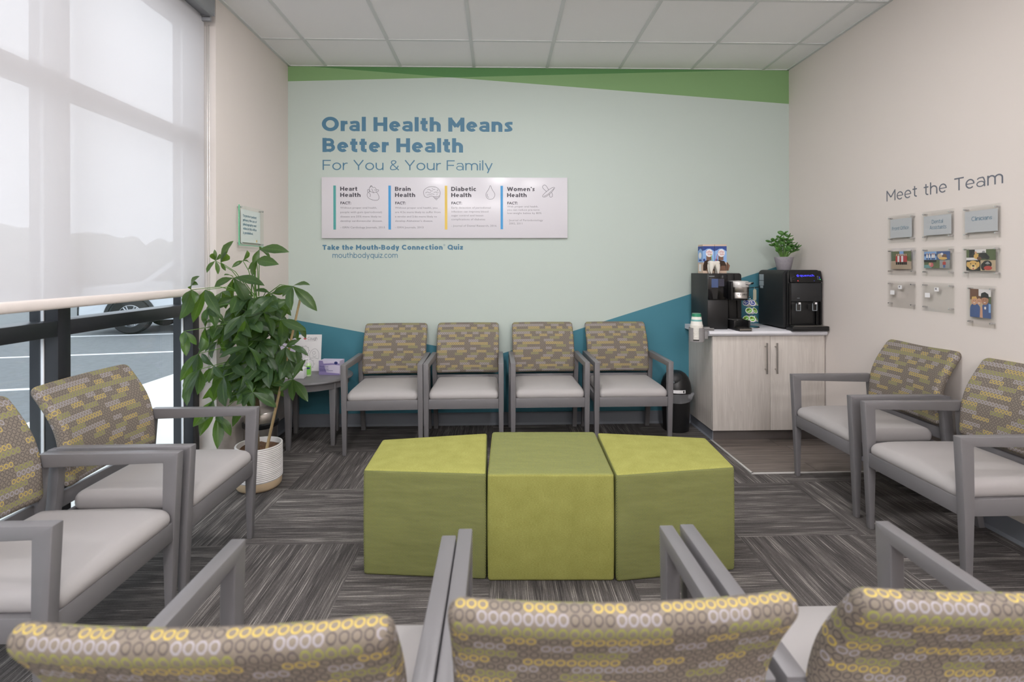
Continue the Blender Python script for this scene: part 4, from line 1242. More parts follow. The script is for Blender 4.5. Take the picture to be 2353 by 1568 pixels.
# ================================================================== beverage cabinet
ZT = 0.835
t = thing('base_cabinet', 'whitewashed oak two-door base cabinet in the right back corner', 'cabinet', (2.03, 4.02, 0))
rel(MB().box(1.606, 3.796, 0.085, 2.462, YB - 0.003, 0.796), t).build('body', M['cab'], t)
tk = MB().box(1.624, 3.822, 0.0, 2.464, YB - 0.008, 0.086)
rel(tk, t).build('plinth', M['toe'], t)
cb = MB()
cb.prism([(1.624 - a, z) for a, z in ((0, 0.100), (0.006, 0.100), (0.006, 0.015), (0.013, 0.003), (0.013, 0), (0, 0))], 'y', 3.810, YB - 0.02)
rel(cb, t).build('plinth_skirting', M['base'], t)
for x0, x1, hx in ((1.607, 2.043, 2.006), (2.046, 2.462, 2.083)):
    d = rel(MB().box(x0, 3.776, 0.085, x1, 3.795, 0.796), t).build('door', M['cab'], t, bevel=0.001)
    hb = MB().tube([(hx, 3.746, 0.515), (hx, 3.746, 0.745)], 0.006, 12)
    for zz in (0.545, 0.715):
        hb.tube([(hx, 3.776, zz), (hx, 3.746, zz)], 0.005, 10)
    rel(hb, t).build('handle', M['steel'], d, smooth=True)
ct = MB().prism([(3.762, 0.797), (3.752, 0.803), (3.747, 0.816), (3.752, 0.829), (3.762, ZT), (YB - 0.003, ZT), (YB - 0.003, 0.797)], 'x', 1.573, 2.466)
o = ct.build('countertop', M['counter'], None, smooth=True)
tag(o, 'pale laminate worktop with a rounded front edge on the oak base cabinet', 'worktop')

# ------------------------------------------------------------------ coffee maker
t = thing('coffee_maker', 'large black coffee machine with a steel brew head on the left of the worktop', 'coffee maker', (1.755, 4.02, ZT))
rel(MB().box(1.603, 3.862, ZT, 1.762, 4.190, 1.262), t).build('body', M['black_side'], t, bevel=0.004)
rel(MB().box(1.606, 3.853, 1.063, 1.760, 3.864, 1.258), t).build('front_panel', M['black_gloss'], t, bevel=0.002)
rel(MB().box(1.606, 3.857, ZT + 0.004, 1.760, 3.864, 1.060), t).build('lower_panel', M['black'], t, bevel=0.002)
sc_ = MB().box(1.632, 3.8515, 1.156, 1.684, 3.8535, 1.223, 0).box(1.687, 3.8515, 1.166, 1.730, 3.8535, 1.222, 1)
rel(sc_, t).build('touch_screen', [M['screen'], M['screen2']], t)
rel(MB().box(1.613, 3.8517, 1.241, 1.655, 3.8532, 1.245), t).build('name_strip', M['sticker'], t)
rel(MB().prism([(1.634, 1.150), (1.682, 1.150), (1.676, 1.068), (1.644, 1.068)], 'y', 3.8505, 3.8530), t).build('cup_recess', M['black'], t)
hs = MB().prism([(1.760, ZT), (1.905, ZT), (1.905, 1.245), (1.900, 1.258), (1.888, 1.264), (1.760, 1.264)], 'y', 3.935, 4.185)
rel(hs, t).build('rear_housing', M['black'], t, bevel=0.004)
rel(MB().box(1.80, 3.926, 0.90, 1.806, 3.937, 1.07).box(1.868, 3.926, 0.90, 1.874, 3.937, 1.07).box(1.842, 3.929, 1.215, 1.848, 3.937, 1.258), t).build('housing_rib', M['black_gloss'], t)
CXB, CYB = 1.846, 3.868
bh = rel(MB().lathe([(0.070, 1.074), (0.0735, 1.077), (0.0745, 1.118), (0.0738, 1.119), (0.0738, 1.121), (0.0745, 1.122), (0.0745, 1.162)], (CXB, CYB, 0), 40), t).build('brew_head', M['steel'], t, smooth=True)
rel(MB().lathe([(0.066, 1.060), (0.070, 1.075), (0.02, 1.0755)], (CXB, CYB, 0), 32), t).build('brew_nozzle', M['black'], bh, smooth=True)
ld = rel(MB().lathe([(0.0755, 1.160), (0.0775, 1.165), (0.0775, 1.196), (0.070, 1.205), (0.0, 1.210)], (CXB, CYB, 0), 40), t).build('brew_lid', M['trimmetal'], t, smooth=True)
lh = MB().tube([(CXB + 0.02, CYB - 0.074, 1.186), (CXB + 0.05, CYB - 0.080, 1.188), (CXB + 0.088, CYB - 0.045, 1.190), (CXB + 0.092, CYB, 1.190)], 0.009, 10)
rel(lh, t).build('lid_handle', M['chrome'], ld, smooth=True)
jk = MB().box(1.762, 3.80, 1.065, 1.775, 3.94, 1.205)
rel(jk, t).build('hinge_arm', M['black'], t, bevel=0.003)
kb = MB(); lettering(kb, 'KEURIG', 0.014, 0.17, (0, 0, 0), (1, 0, 0), (0, 0, 1), 0.075, gap=0.3)
kb.v = [(CXB + 0.0752 * math.sin((v[0] - 0.036) / 0.0745), CYB - 0.0752 * math.cos((v[0] - 0.036) / 0.0745), 1.098 + v[2]) for v in kb.v]
rel(kb, t).build('name_lettering', M['black'], bh)
dt = MB().prism([(1.782, 3.935), (1.782, 3.775), (1.800, 3.748), (1.890, 3.748), (1.906, 3.775), (1.906, 3.935)], 'z', ZT, 0.853)
dt.box(1.782, 3.80, 0.853, 1.794, 3.936, 0.908).box(1.894, 3.80, 0.853, 1.906, 3.936, 0.908).box(1.782, 3.90, 0.853, 1.906, 3.936, 0.912)
rel(dt, t).build('drip_tray', M['black'], t, bevel=0.003)
gr = MB()
for k in range(9):
    gr.box(1.798 + k * 0.0115, 3.760, 0.853, 1.803 + k * 0.0115, 3.895, 0.856)
gr.box(1.800, 3.7455, 0.840, 1.890, 3.7485, 0.851)
rel(gr, t).build('drip_grille', M['steel'], t)

# creamer cartons, tooth cup, stirrers on top of the machine
def carton(x0, x1, label, flap):
    y0, y1, z0, z1 = 3.950, 4.045, 1.264, 1.490
    t = thing('creamer_carton', label, 'carton', ((x0 + x1) / 2, (y0 + y1) / 2, z0), 0, 'creamer cartons on the coffee machine')
    rel(MB().box(x0, y0, z0, x1, y1, z1), t).build('carton', M['box_tan'], t)
    w = x1 - x0; h = z1 - z0
    def P(mb, pts, mi, k, side=False):
        if side:
            poly2(mb, [(u * (y1 - y0), v * h) for u, v in pts], (x0, y1, z0), (0, -1, 0), UZ, mi, 0.0004 + 0.0001 * k)
        else:
            poly2(mb, [(u * w, v * h) for u, v in pts], (x0, y0, z0), RX, UZ, mi, 0.0004 + 0.0001 * k)
    def el(cx, cz, a, b, n=18):
        return [(cx + a * math.cos(2 * PI * k / n), cz + b * math.sin(2 * PI * k / n)) for k in range(n)]
    mb = MB()
    for sd in (False, True):
        P(mb, [(0, 0.38), (1, 0.38), (1, 0.94), (0, 0.94)], 0, 0, sd)
        P(mb, [(0, 0.78), (0.18, 0.80), (0.36, 0.85), (0.62, 0.86), (0.82, 0.81), (1, 0.76), (1, 0.94), (0, 0.94)], 1, 1, sd)
    P(mb, [(0.30, 0.45), (0.72, 0.45), (0.72, 0.60), (0.62, 0.70), (0.36, 0.70), (0.30, 0.60)], 2, 2)
    P(mb, el(0.55, 0.70, 0.30, 0.135), 3, 3)
    P(mb, el(0.12, 0.46, 0.10, 0.05), 1, 3)
    P(mb, el(0.45, 0.62, 0.30, 0.11), 3, 3, True)
    P(mb, [(0.2, 0.43), (0.75, 0.43), (0.75, 0.48), (0.2, 0.48)], 1, 3, True)
    P(mb, [(0.2, 0.07), (0.7, 0.07), (0.7, 0.32), (0.2, 0.32)], 3, 3, True)
    P(mb, [(0.02, 0.09), (0.98, 0.09), (0.98, 0.28), (0.80, 0.42), (0.35, 0.46), (0.14, 0.42), (0.02, 0.28)], 4, 4)
    P(mb, [(0.25, 0.10), (0.95, 0.10), (0.90, 0.26), (0.55, 0.26)], 2, 5)
    rel(mb, t).build('printed_face', [M['box_sky'], M['box_navy'], M['box_brown'], M['paper'], M['box_dark']], t)
    tx = MB()
    lettering(tx, 'Coffee', 0.020, 0.14, (x0 + 0.27 * w, y0, z0 + 0.700 * h), RX, UZ, 0.5 * w, lift=0.0012)
    lettering(tx, 'mate', 0.016, 0.14, (x0 + 0.42 * w, y0, z0 + 0.625 * h), RX, UZ, 0.36 * w, lift=0.0012)
    rel(tx, t).build('carton_lettering', M['red_text'], t)
    if flap:
        fl = MB().prism([(x1, z0 + 0.02), (x1 + 0.002, z0 + 0.085), (x1 + 0.020, z0 + 0.060), (x1 + 0.010, z0 + 0.020)], 'y', y0 - 0.012, y0 + 0.002)
        rel(fl, t).build('torn_flap', M['box_brown'], t)
carton(1.605, 1.698, 'blue and tan creamer carton on the left, half hidden by the tooth cup', False)
carton(1.701, 1.794, 'blue and tan creamer carton on the right, with its torn flap folded out', True)

t = thing('tooth_cup', 'glossy white cup shaped like a molar tooth, in front of the creamer cartons', 'cup', (1.670, 3.900, 1.2625))
tb = MB()
V, Fc, Ax = rbox((0.040, 0.034, 0.026), 0.022, (4, 4, 3), 3)
b0 = len(tb.v)
tb.add([Vector((p.x * (1.0 + 0.12 * (p.z / 0.026)), p.y * (1.0 + 0.12 * (p.z / 0.026)), p.z + 0.078 - (0.008 * math.cos(p.x / 0.040 * 1.6) if p.z > 0.014 else 0.0))) for p in V], Fc)
for sx in (-1, 1):
    for sy in (-1, 1):
        tb.tube([(sx * 0.020, sy * 0.016, 0.070), (sx * 0.024, sy * 0.018, 0.052), (sx * 0.027, sy * 0.020, 0.026), (sx * 0.026, sy * 0.019, 0.001)], [0.0215, 0.0185, 0.0120, 0.0045], 14)
tb.build('cup', M['tooth'], t, smooth=True)
for nm, dx, lean, mt, lab in (('stir_stick', -0.010, -0.010, 'green_gel', 'thin green stick standing in the tooth-shaped cup'), ('stir_stick', 0.014, 0.018, 'p_pink', 'thin pink stick leaning right in the tooth-shaped cup')):
    o = MB().tube([(0, 0, 0), (lean, 0.004, 0.062)], 0.0022, 8).build(nm, M[mt])
    o.location = (1.670 + dx, 3.900, 1.3505)
    tag(o, lab, 'stick', 'sticks in the tooth cup')

# ------------------------------------------------------------------ water dispenser
t = thing('water_dispenser', 'black countertop water dispenser with a lit blue display on the right of the worktop', 'water dispenser', (2.32, 3.98, ZT))
def rprof(x0, x1, z0, z1, r):
    p = [(x0, z0), (x1, z0)]
    p += [(x1 - r + r * math.cos(R(a)), z1 - r + r * math.sin(R(a))) for a in range(0, 91, 15)]
    p += [(x0 + r + r * math.cos(R(a)), z1 - r + r * math.sin(R(a))) for a in range(90, 181, 15)]
    return p
rel(MB().prism(rprof(2.176, 2.452, ZT + 0.012, 1.288, 0.035), 'y', 3.835, 4.195), t).build('body', M['black_side'], t, smooth=True)
rel(MB().prism(rprof(2.196, 2.456, ZT + 0.012, 1.290, 0.040), 'y', 3.806, 3.838), t).build('front_frame', M['black'], t, bevel=0.004)
cp = MB().prism([(3.780, 1.196), (3.800, 1.278), (3.812, 1.286), (3.812, 1.196)], 'x', 2.205, 2.452)
rel(cp, t).build('control_panel', M['black_gloss'], t, bevel=0.004)
rel(MB().box(2.212, 3.784, 1.050, 2.444, 3.812, 1.192), t).build('middle_panel', M['black_side'], t, bevel=0.004)
rel(MB().box(2.224, 3.800, 0.880, 2.402, 3.809, 1.048), t).build('splash_panel', M['black'], t, bevel=0.002)
rel(MB().box(2.406, 3.786, 0.876, 2.412, 3.810, 1.05).box(2.200, 3.79, 0.876, 2.212, 3.81, 1.19).box(2.440, 3.79, 0.876, 2.452, 3.81, 1.19), t).build('column_trim', M['black_gloss'], t)
tdn = Vector((0, 0.020, 0.082)).normalized()
def onpanel(x, k):   # point on the sloping control panel, k = height above its lower edge
    return Vector((x, 3.780, 1.196)) + tdn * k
lg = MB()
lettering(lg, 'quench', 0.0165, 0.17, onpanel(2.281, 0.045), RX, tdn, 0.110, lift=0.001)
for k in range(5):
    a = 2 * PI * k / 5 + PI / 2
    c = onpanel(2.266, 0.0515)
    lg.face([c + Vector((0, -0.0012, 0)) + Vector((1, 0, 0)) * (0.0065 * math.cos(a) + 0.0038 * math.cos(q)) + tdn * (0.0065 * math.sin(a) + 0.0038 * math.sin(q)) for q in [2 * PI * i / 8 for i in range(8)]])
for k in (0.030, 0.038):
    lg.face([onpanel(2.428 + dx, k + dz) + Vector((0, -0.0012, 0)) for dx, dz in ((0, 0), (0.005, 0), (0.005, 0.004), (0, 0.004))])
rel(lg, t).build('lit_display', M['led_blue'], t)
lg = MB().face([onpanel(2.430 + dx, 0.020 + dz) + Vector((0, -0.0012, 0)) for dx, dz in ((0, 0), (0.006, 0), (0.006, 0.005), (0, 0.005))])
rel(lg, t).build('status_light', M['led_green'], t)
for x, mt in ((2.262, 'red_text'), (2.386, 'navy')):
    db = MB().face([onpanel(x, 0.012) + Vector((0.005 * math.cos(2 * PI * q / 12), -0.0012, 0)) + tdn * (0.005 * math.sin(2 * PI * q / 12)) for q in range(12)])
    rel(db, t).build('touch_button', M[mt], t)
tx = MB()
for k in (0.022, 0.030, 0.038, 0.046):
    tx.face([onpanel(2.412 + dx, k + dz) + Vector((0, -0.0012, 0)) for dx, dz in ((0, 0), (0.012, 0), (0.012, 0.0015), (0, 0.0015))])
rel(tx, t).build('panel_marks', M['sticker'], t)
for x in (2.245, 2.370):
    sp = rel(MB().box(x - 0.030, 3.780, 0.996, x - 0.008, 3.804, 1.030).tube([(x + 0.008, 3.772, 1.05), (x + 0.008, 3.772, 1.034)], 0.009, 12), t).build('spout', M['black'], t)
    rel(MB().box(x - 0.006, 3.765, 0.985, x + 0.026, 3.768, 1.038), t).build('paddle', M['acrylic'], sp)
    rel(MB().box(x - 0.007, 3.764, 0.985, x - 0.0045, 3.769, 1.038).box(x + 0.0255, 3.764, 0.985, x + 0.028, 3.769, 1.038).box(x - 0.007, 3.764, 0.983, x + 0.028, 3.769, 0.986), t).build('paddle_edge', M['sticker'], sp)
    rel(MB().box(x + 0.010, 3.762, 1.032, x + 0.026, 3.772, 1.046), t).build('paddle_clip', M['paper'], sp)
rel(MB().box(2.256, 3.7835, 1.075, 2.276, 3.7842, 1.078), t).build('seam_mark', M['sticker'], t)
tr_ = rel(MB().box(2.186, 3.722, ZT, 2.463, 3.812, 0.870), t).build('drip_tray', M['black'], t, bevel=0.004)
gr = MB().box(2.200, 3.730, 0.870, 2.450, 3.782, 0.8725)
rel(gr, t).build('drip_grille', M['steel'], tr_)
st = MB()
for y0, y1, z0, z1 in ((4.115, 4.185, 1.203, 1.252), (4.115, 4.185, 1.160, 1.199), (4.125, 4.175, 1.138, 1.158)):
    st.box(2.1752, y0, z0, 2.1758, y1, z1)
rel(st, t).build('side_label', M['sticker'], t)
o = MB().tube([(-0.05, -0.005, -0.008), (0.035, 0.005, -0.010), (0.125, 0.010, 0.010), (0.195, 0.010, 0.017), (0.218, 0.012, 0.018)], 0.003, 8).build('power_cord', M['black'], None, smooth=True)
o.location = (1.955, 4.155, 1.128)
tag(o, 'thin black cord looping between the coffee machine and the water dispenser', 'cord')
tg = MB().prism([(-0.012, 0.0), (0.014, 0.0), (0.014, 0.080), (0.007, 0.090), (-0.006, 0.090), (-0.012, 0.080)], 'y', -0.001, 0.001)
tg.tube([(0.001, -0.0012, 0.080), (0.001, 0.010, 0.098), (0.006, 0.012, 0.104)], 0.0012, 6)
o = tg.build('paper_tag', M['tag'])
o.location = (2.118, 4.150, 1.040)
tag(o, 'khaki paper tag hanging from the cord between the two machines', 'tag')

# ------------------------------------------------------------------ pod carousel
AX, AY = 1.987, 3.985
t = thing('pod_carousel', 'chrome wire carousel for coffee pods between the two machines', 'pod rack', (AX, AY, ZT))
rel(MB().lathe([(0.074, ZT), (0.078, ZT + 0.003), (0.074, ZT + 0.007), (0.0, ZT + 0.009)], (AX, AY, 0), 32), t).build('base', M['chrome'], t, smooth=True)
pl = MB().tube([(AX, AY, ZT + 0.008), (AX, AY, 1.055)], 0.005, 10)
pl.tube([(AX + 0.011 * math.cos(R(a)), AY, 1.066 + 0.013 * math.sin(R(a))) for a in range(-60, 241, 20)], 0.0028, 8)
rel(pl, t).build('pole', M['chrome'], t, smooth=True)
tiers = ((1.030, (-138, -90, -38)), (0.970, (-115, -62, -12)), (0.905, (-138, -90, -38)))
for z, angs in tiers:
    for a in angs:
        d = Vector((math.cos(R(a)), math.sin(R(a)), 0.0))
        nrm = (d + Vector((0, 0, 0.55))).normalized()
        c = Vector((AX, AY, z)) + d * 0.050
        u = Vector((-d.y, d.x, 0)); w = nrm.cross(u)
        lp = [c + u * 0.0236 * math.cos(2 * PI * k / 20) + w * 0.0236 * math.sin(2 * PI * k / 20) for k in range(20)]
        rg = MB().tube(lp, 0.0014, 6, closed=True)
        rg.tube([c - nrm * 0.0 + Vector((0, 0, 0)) - d * 0.0236 * 0.88 + Vector((0, 0, 0.012)), Vector((AX, AY, z + 0.006))], 0.0014, 6)
        rel(rg, t).build('wire_loop', M['chrome'], t, smooth=True)
pod_labels = {
    (0, 0): ('pod_blue', 'blue-topped coffee pod on the top tier, half behind the coffee machine'), (0, 1): ('pod_blue', 'blue-topped coffee pod in the middle of the top tier'),
    (0, 2): ('pod_green', 'green-topped coffee pod at the right of the top tier'), (1, 0): ('pod_green', 'green and brown topped coffee pod at the left of the middle tier'),
    (1, 1): ('pod_green', 'green-topped coffee pod at the right of the middle tier'), (2, 0): ('pod_green', 'coffee pod on the bottom tier, half behind the coffee machine'),
    (2, 1): ('pod_green', 'green-topped coffee pod in the middle of the bottom tier'), (2, 2): ('pod_green', 'green-topped coffee pod at the right of the bottom tier')}
for (ti, k), (mt, lab) in pod_labels.items():
    z, angs = tiers[ti]
    a = angs[k]
    d = Vector((math.cos(R(a)), math.sin(R(a)), 0.0)); nrm = (d + Vector((0, 0, 0.55))).normalized()
    c = Vector((AX, AY, z)) + d * 0.050
    p = thing('coffee_pod', lab, 'coffee pod', c, 0, 'coffee pods on the carousel')
    q = Vector((0, 0, 1)).rotation_difference(nrm)
    MB().lathe([(0.0165, -0.032), (0.0175, -0.032), (0.0212, 0.0022), (0.0262, 0.0022), (0.0262, 0.0048), (0.0225, 0.0046), (0.0, 0.0046)], (0, 0, 0), 24, axis=nrm).build('cup', M['paper'], p, smooth=True)
    lb = MB()
    u = q @ Vector((1, 0, 0)); w = q @ Vector((0, 1, 0))
    lb.face([nrm * 0.0052 + u * 0.0205 * math.cos(2 * PI * i / 20) + w * 0.0205 * math.sin(2 * PI * i / 20) for i in range(20)], 0)
    lb.face([nrm * 0.0055 + u * (0.008 * math.cos(2 * PI * i / 12) - 0.004) + w * (0.006 * math.sin(2 * PI * i / 12) + 0.008) for i in range(12)], 1)
    lb.face([nrm * 0.0055 + u * x + w * y for x, y in ((-0.014, -0.008), (0.012, -0.008), (0.012, -0.003), (-0.014, -0.003))], 2)
    lb.build('lid_label', [M[mt], M['pod_brown'] if mt == 'pod_green' else M['paper'], M['paper']], p)

# ------------------------------------------------------------------ jade plant
t = thing('potted_jade', 'small jade plant in a grey concrete pot on top of the water dispenser', 'potted plant', (2.278, 4.000, 1.288))
MB().lathe([(0.046, 0.0), (0.050, 0.004), (0.069, 0.100), (0.069, 0.104), (0.062, 0.104), (0.060, 0.090), (0.0, 0.088)], (0, 0, 0), 32).build('pot', M['concretepot'], t, smooth=True)
MB().lathe([(0.061, 0.088), (0.04, 0.094), (0.0, 0.096)], (0, 0, 0), 24).build('soil', M['soil'], t, smooth=True)
random.seed(5)
sm = MB(); lf = MB()
tips = [(0.0, 0, 0.285), (-0.03, 0.01, 0.26), (0.035, -0.01, 0.265), (-0.075, 0.0, 0.235), (-0.10, 0.01, 0.222), (0.06, 0.01, 0.23), (0.07, -0.02, 0.19), (0.11, 0.0, 0.175), (-0.06, -0.03, 0.19), (-0.05, -0.02, 0.155), (0.02, -0.05, 0.21), (0.03, -0.05, 0.165), (-0.02, 0.05, 0.21), (-0.02, -0.05, 0.235), (0.09, -0.01, 0.15)]
for tx_, ty_, tz_ in tips:
    b_ = Vector((tx_ * 0.15, ty_ * 0.15, 0.092)); e_ = Vector((tx_, ty_, tz_)); m_ = b_.lerp(e_, 0.5) + Vector((0, 0, 0.015))
    sm.tube([b_, m_, e_], [0.0055, 0.004, 0.0025], 6)
    for k in range(7):
        fr = 1.0 if k < 4 else 0.78
        base = (m_.lerp(e_, fr if fr == 1.0 else 0.4))
        a = 2 * PI * k / 4 + random.uniform(-0.5, 0.5)
        dv = Vector((math.cos(a), math.sin(a), random.uniform(0.15, 0.9))).normalized()
        L = random.uniform(0.017, 0.026)
        q = Vector((1, 0, 0)).rotation_difference(dv).to_matrix()
        lf.ellipsoid(base + dv * L * 0.95, (L, L * 0.55, 0.004), 10, 6, 0, q)
sm.build('stems', M['stem'], t, smooth=True)
lf.build('foliage', M['jade'], t, smooth=True)

# ------------------------------------------------------------------ cup holder and paper cups
UX, UY = 1.495, 3.800
t = thing('cup_holder', 'grey plastic cup holder clipped to the left front corner of the worktop', 'cup holder', (UX, UY, 0.76))
sh = MB()
N = 30; a0, a1 = R(-80), R(235)
angs = [a0 + (a1 - a0) * k / N for k in range(N + 1)]
angs = [a - R(12) for a in angs]
ro, ri = 0.056, 0.0525
vv = []
for a in angs:
    for r_, z_ in ((ri, 0.762), (ro, 0.762), (ro, 0.858), (ri, 0.858)):
        vv.append((UX + r_ * math.cos(a), UY + r_ * math.sin(a), z_))
ff = [(0, 1, 2, 3), tuple(4 * N + i for i in (3, 2, 1, 0))]
for k in range(N):
    for i in range(4):
        j = (i + 1) % 4
        ff.append((4 * k + i, 4 * k + j, 4 * (k + 1) + j, 4 * (k + 1) + i))
sh.add(vv, ff)
sh.lathe([(0.0, 0.754), (0.0545, 0.754), (0.056, 0.763), (0.0, 0.763)], (UX, UY, 0), 32)
rel(sh, t).build('sleeve', M['holder'], t, smooth=True)
br = MB().box(1.545, 3.77, 0.775, 1.570, 3.84, 0.842).box(1.540, 3.765, 0.836, 1.615, 3.85, 0.849).box(1.54, 3.765, 0.849, 1.615, 3.769, 0.856).box(1.54, 3.846, 0.849, 1.615, 3.85, 0.856)
rel(br, t).build('bracket', M['holder'], t, bevel=0.002)
def make_cup():
    c = thing('paper_cup', 'x', 'paper cup')
    # upside down: rim at z = 0, base at the top
    MB().lathe([(0.0445, 0.0), (0.0468, 0.0015), (0.0468, 0.0045), (0.0440, 0.006), (0.0312, 0.092), (0.0300, 0.092), (0.0295, 0.087), (0.0, 0.087)], (0, 0, 0), 28).build('cup_body', M['cup'], c, smooth=True)
    f = lambda z: 0.0440 + (0.0312 - 0.0440) * (z - 0.006) / 0.086 + 0.0002
    for z0, z1, m in ((0.068, 0.0915, 'cup_green'), (0.034, 0.047, 'cup_teal')):
        MB().lathe([(f(z0) - 0.0015, z0), (f(z0), z0), (f(z1), z1), (f(z1) - 0.0015, z1)], (0, 0, 0), 28).build('printed_band', M[m], c, smooth=True)
    return c
cup0 = make_cup()
for k in range(15):
    c = cup0 if k == 0 else copy_tree(cup0)
    c.location = (UX, UY, 0.873 - k * 0.0073)
    tag(c, 'top paper cup of the upside-down stack, its green band in full view' if k == 0 else 'white paper cup nested under the top one in the upside-down stack', 'paper cup', 'paper cups in the holder')

# ------------------------------------------------------------------ black swing-top bin
t = thing('waste_bin', 'black swing-top waste bin with a clear liner, between the end armchair and the cabinet', 'bin', (1.436, 4.085, 0))
MB().lathe([(0.094, 0.0), (0.100, 0.004), (0.114, 0.275), (0.114, 0.282)], (0, 0, 0), 40).build('body', M['black'], t, smooth=True)
MB().lathe([(0.1165, 0.262), (0.120, 0.268), (0.120, 0.335), (0.118, 0.350), (0.112, 0.385), (0.098, 0.425), (0.075, 0.455), (0.045, 0.473), (0.0, 0.480)], (0, 0, 0), 40).build('lid', M['black'], t, smooth=True)
fl = MB()
d0 = Vector((-0.28, -0.75, 0.60)).normalized()
cc = Vector((0, 0, 0.365)) + d0 * 0.0
fl.ellipsoid((-0.022, -0.052, 0.405), (0.078, 0.052, 0.066), 24, 14)
fo = fl.build('swing_flap', M['black_side'], t, smooth=True)
MB().box(-0.052, -0.112, 0.398, -0.050, -0.098, 0.412).build('flap_mark', M['sticker'], fo)
random.seed(8)
bg_ = MB(); pr = []
n = 48; vv = []
for i in range(4):
    for k in range(n):
        a = 2 * PI * k / n
        rr = 0.1215 + 0.0036 * i * 0.6 + random.uniform(-0.002, 0.006)
        vv.append((rr * math.cos(a), rr * math.sin(a), 0.310 - 0.018 * i - 0.016 * math.sin(a * 1.5 + 1.2) * (i / 3)))
bg_.add(vv, [(i * n + k, i * n + (k + 1) % n, (i + 1) * n + (k + 1) % n, (i + 1) * n + k) for i in range(3) for k in range(n)])
for qx, qy, qz, qr in ((0.070, -0.104, 0.288, 0.020), (0.092, -0.088, 0.292, 0.022), (0.108, -0.070, 0.300, 0.018), (0.086, -0.096, 0.278, 0.015)):
    bg_.ellipsoid((qx, qy, qz), (qr, qr * 0.7, qr * 0.7), 9, 6, 0, Matrix.Rotation(qz * 40, 3, 'Y'))
bg_.build('liner', M['bag'], t, smooth=True)
lb = MB(); nl = 8; vv = []
for k in range(nl + 1):
    a = R(-118 + 46 * k / nl)
    for z in (0.318, 0.344):
        vv.append((0.1206 * math.cos(a), 0.1206 * math.sin(a), z))
lb.add(vv, [(2 * k, 2 * k + 2, 2 * k + 3, 2 * k + 1) for k in range(nl)])
vv = []
for a_ in (-82, -77):
    a = R(a_)
    for z in (0.322, 0.340):
        vv.append((0.1209 * math.cos(a), 0.1209 * math.sin(a), z))
lb.add(vv, [(0, 2, 3, 1)], 1)
lb.build('sticker', [M['paper'], M['black']], t)

# ================================================================== side table and what is on it
TX, TY = -1.424, 3.945
t = thing('side_table', 'round grey side table in the left back corner', 'table', (TX, TY, 0))
MB().lathe([(0.0, 0.472), (0.288, 0.472), (0.297, 0.476), (0.300, 0.483), (0.297, 0.491), (0.290, 0.495), (0.0, 0.495)], (0, 0, 0), 64).build('tabletop', M['grey_frame'], t, smooth=True)
MB().lathe([(0.255, 0.4715), (0.255, 0.425), (0.268, 0.425), (0.268, 0.4715)], (0, 0, 0), 64).build('apron', M['grey_frame'], t, smooth=True)
for a in (-112, -33, 60, 140):
    a = R(a); x, y = 0.240 * math.cos(a), 0.240 * math.sin(a)
    lg = MB()
    for (z0, h0), (z1, h1) in (((0.0, 0.015), (0.47, 0.026)),):
        lg.add([(x + sx * h0, y + sy * h0, z0) for sx, sy in ((-1, -1), (1, -1), (1, 1), (-1, 1))] + [(x + sx * h1, y + sy * h1, z1) for sx, sy in ((-1, -1), (1, -1), (1, 1), (-1, 1))],
               [(3, 2, 1, 0), (4, 5, 6, 7), (0, 1, 5, 4), (1, 2, 6, 5), (2, 3, 7, 6), (3, 0, 4, 7)])
    lg.build('leg', M['grey_frame'], t, bevel=0.003)

ZTT = 0.4955
t = thing('poster_card', 'white line-drawing card about coughs leaning on the side table against the wall', 'sign', (-1.520, 4.085, ZTT), R(0))
t.rotation_euler = (R(-6), 0, R(-2))
MB().box(-0.112, 0.0, 0.0, 0.112, 0.004, 0.287).build('card', M['paper'], t)
mb = MB()
lettering(mb, 'Cough', 0.024, 0.12, (0.0, 0.0, 0.244), RX, UZ, 0.078)
line2(mb, [(-0.02, 0.236), (0.075, 0.238)], 0.0012, (0, 0, 0), RX, UZ)
def draw(P, cx, cz, s, closed=True):
    Q = spl([(cx + a * s, cz + b_ * s) for a, b_ in P], 5, closed)
    if closed:
        Q.append(Q[0])
    line2(mb, Q, 0.0018, (0, 0, 0), RX, UZ)
circ = [(math.cos(2 * PI * k / 10), math.sin(2 * PI * k / 10)) for k in range(10)]
draw(circ, -0.020, 0.160, 0.034); draw(circ, -0.064, 0.090, 0.032); draw(circ, 0.020, 0.055, 0.036)
for cx, cz, r_ in ((-0.020, 0.160, 0.034), (0.020, 0.055, 0.036)):
    for k in range(9):
        a = 2 * PI * k / 9
        line2(mb, [(cx + r_ * math.cos(a), cz + r_ * math.sin(a)), (cx + r_ * 1.3 * math.cos(a), cz + r_ * 1.3 * math.sin(a))], 0.0018, (0, 0, 0), RX, UZ)
draw([(0.020, 0.125), (0.035, 0.160), (0.065, 0.175), (0.090, 0.150), (0.096, 0.115), (0.088, 0.095), (0.060, 0.105), (0.030, 0.100)], 0, 0, 1.0)
draw(circ, 0.055, 0.142, 0.012); draw([(0.045, 0.12), (0.06, 0.112), (0.075, 0.12)], 0, 0, 1.0, False)
mb.build('drawing', M['mid_text'], t)
mk = MB().ellipsoid((-0.020, -0.0004, 0.255), (0.012, 0.0004, 0.009), 14, 8)
mk.build('red_mark', M['p_pink'], t)

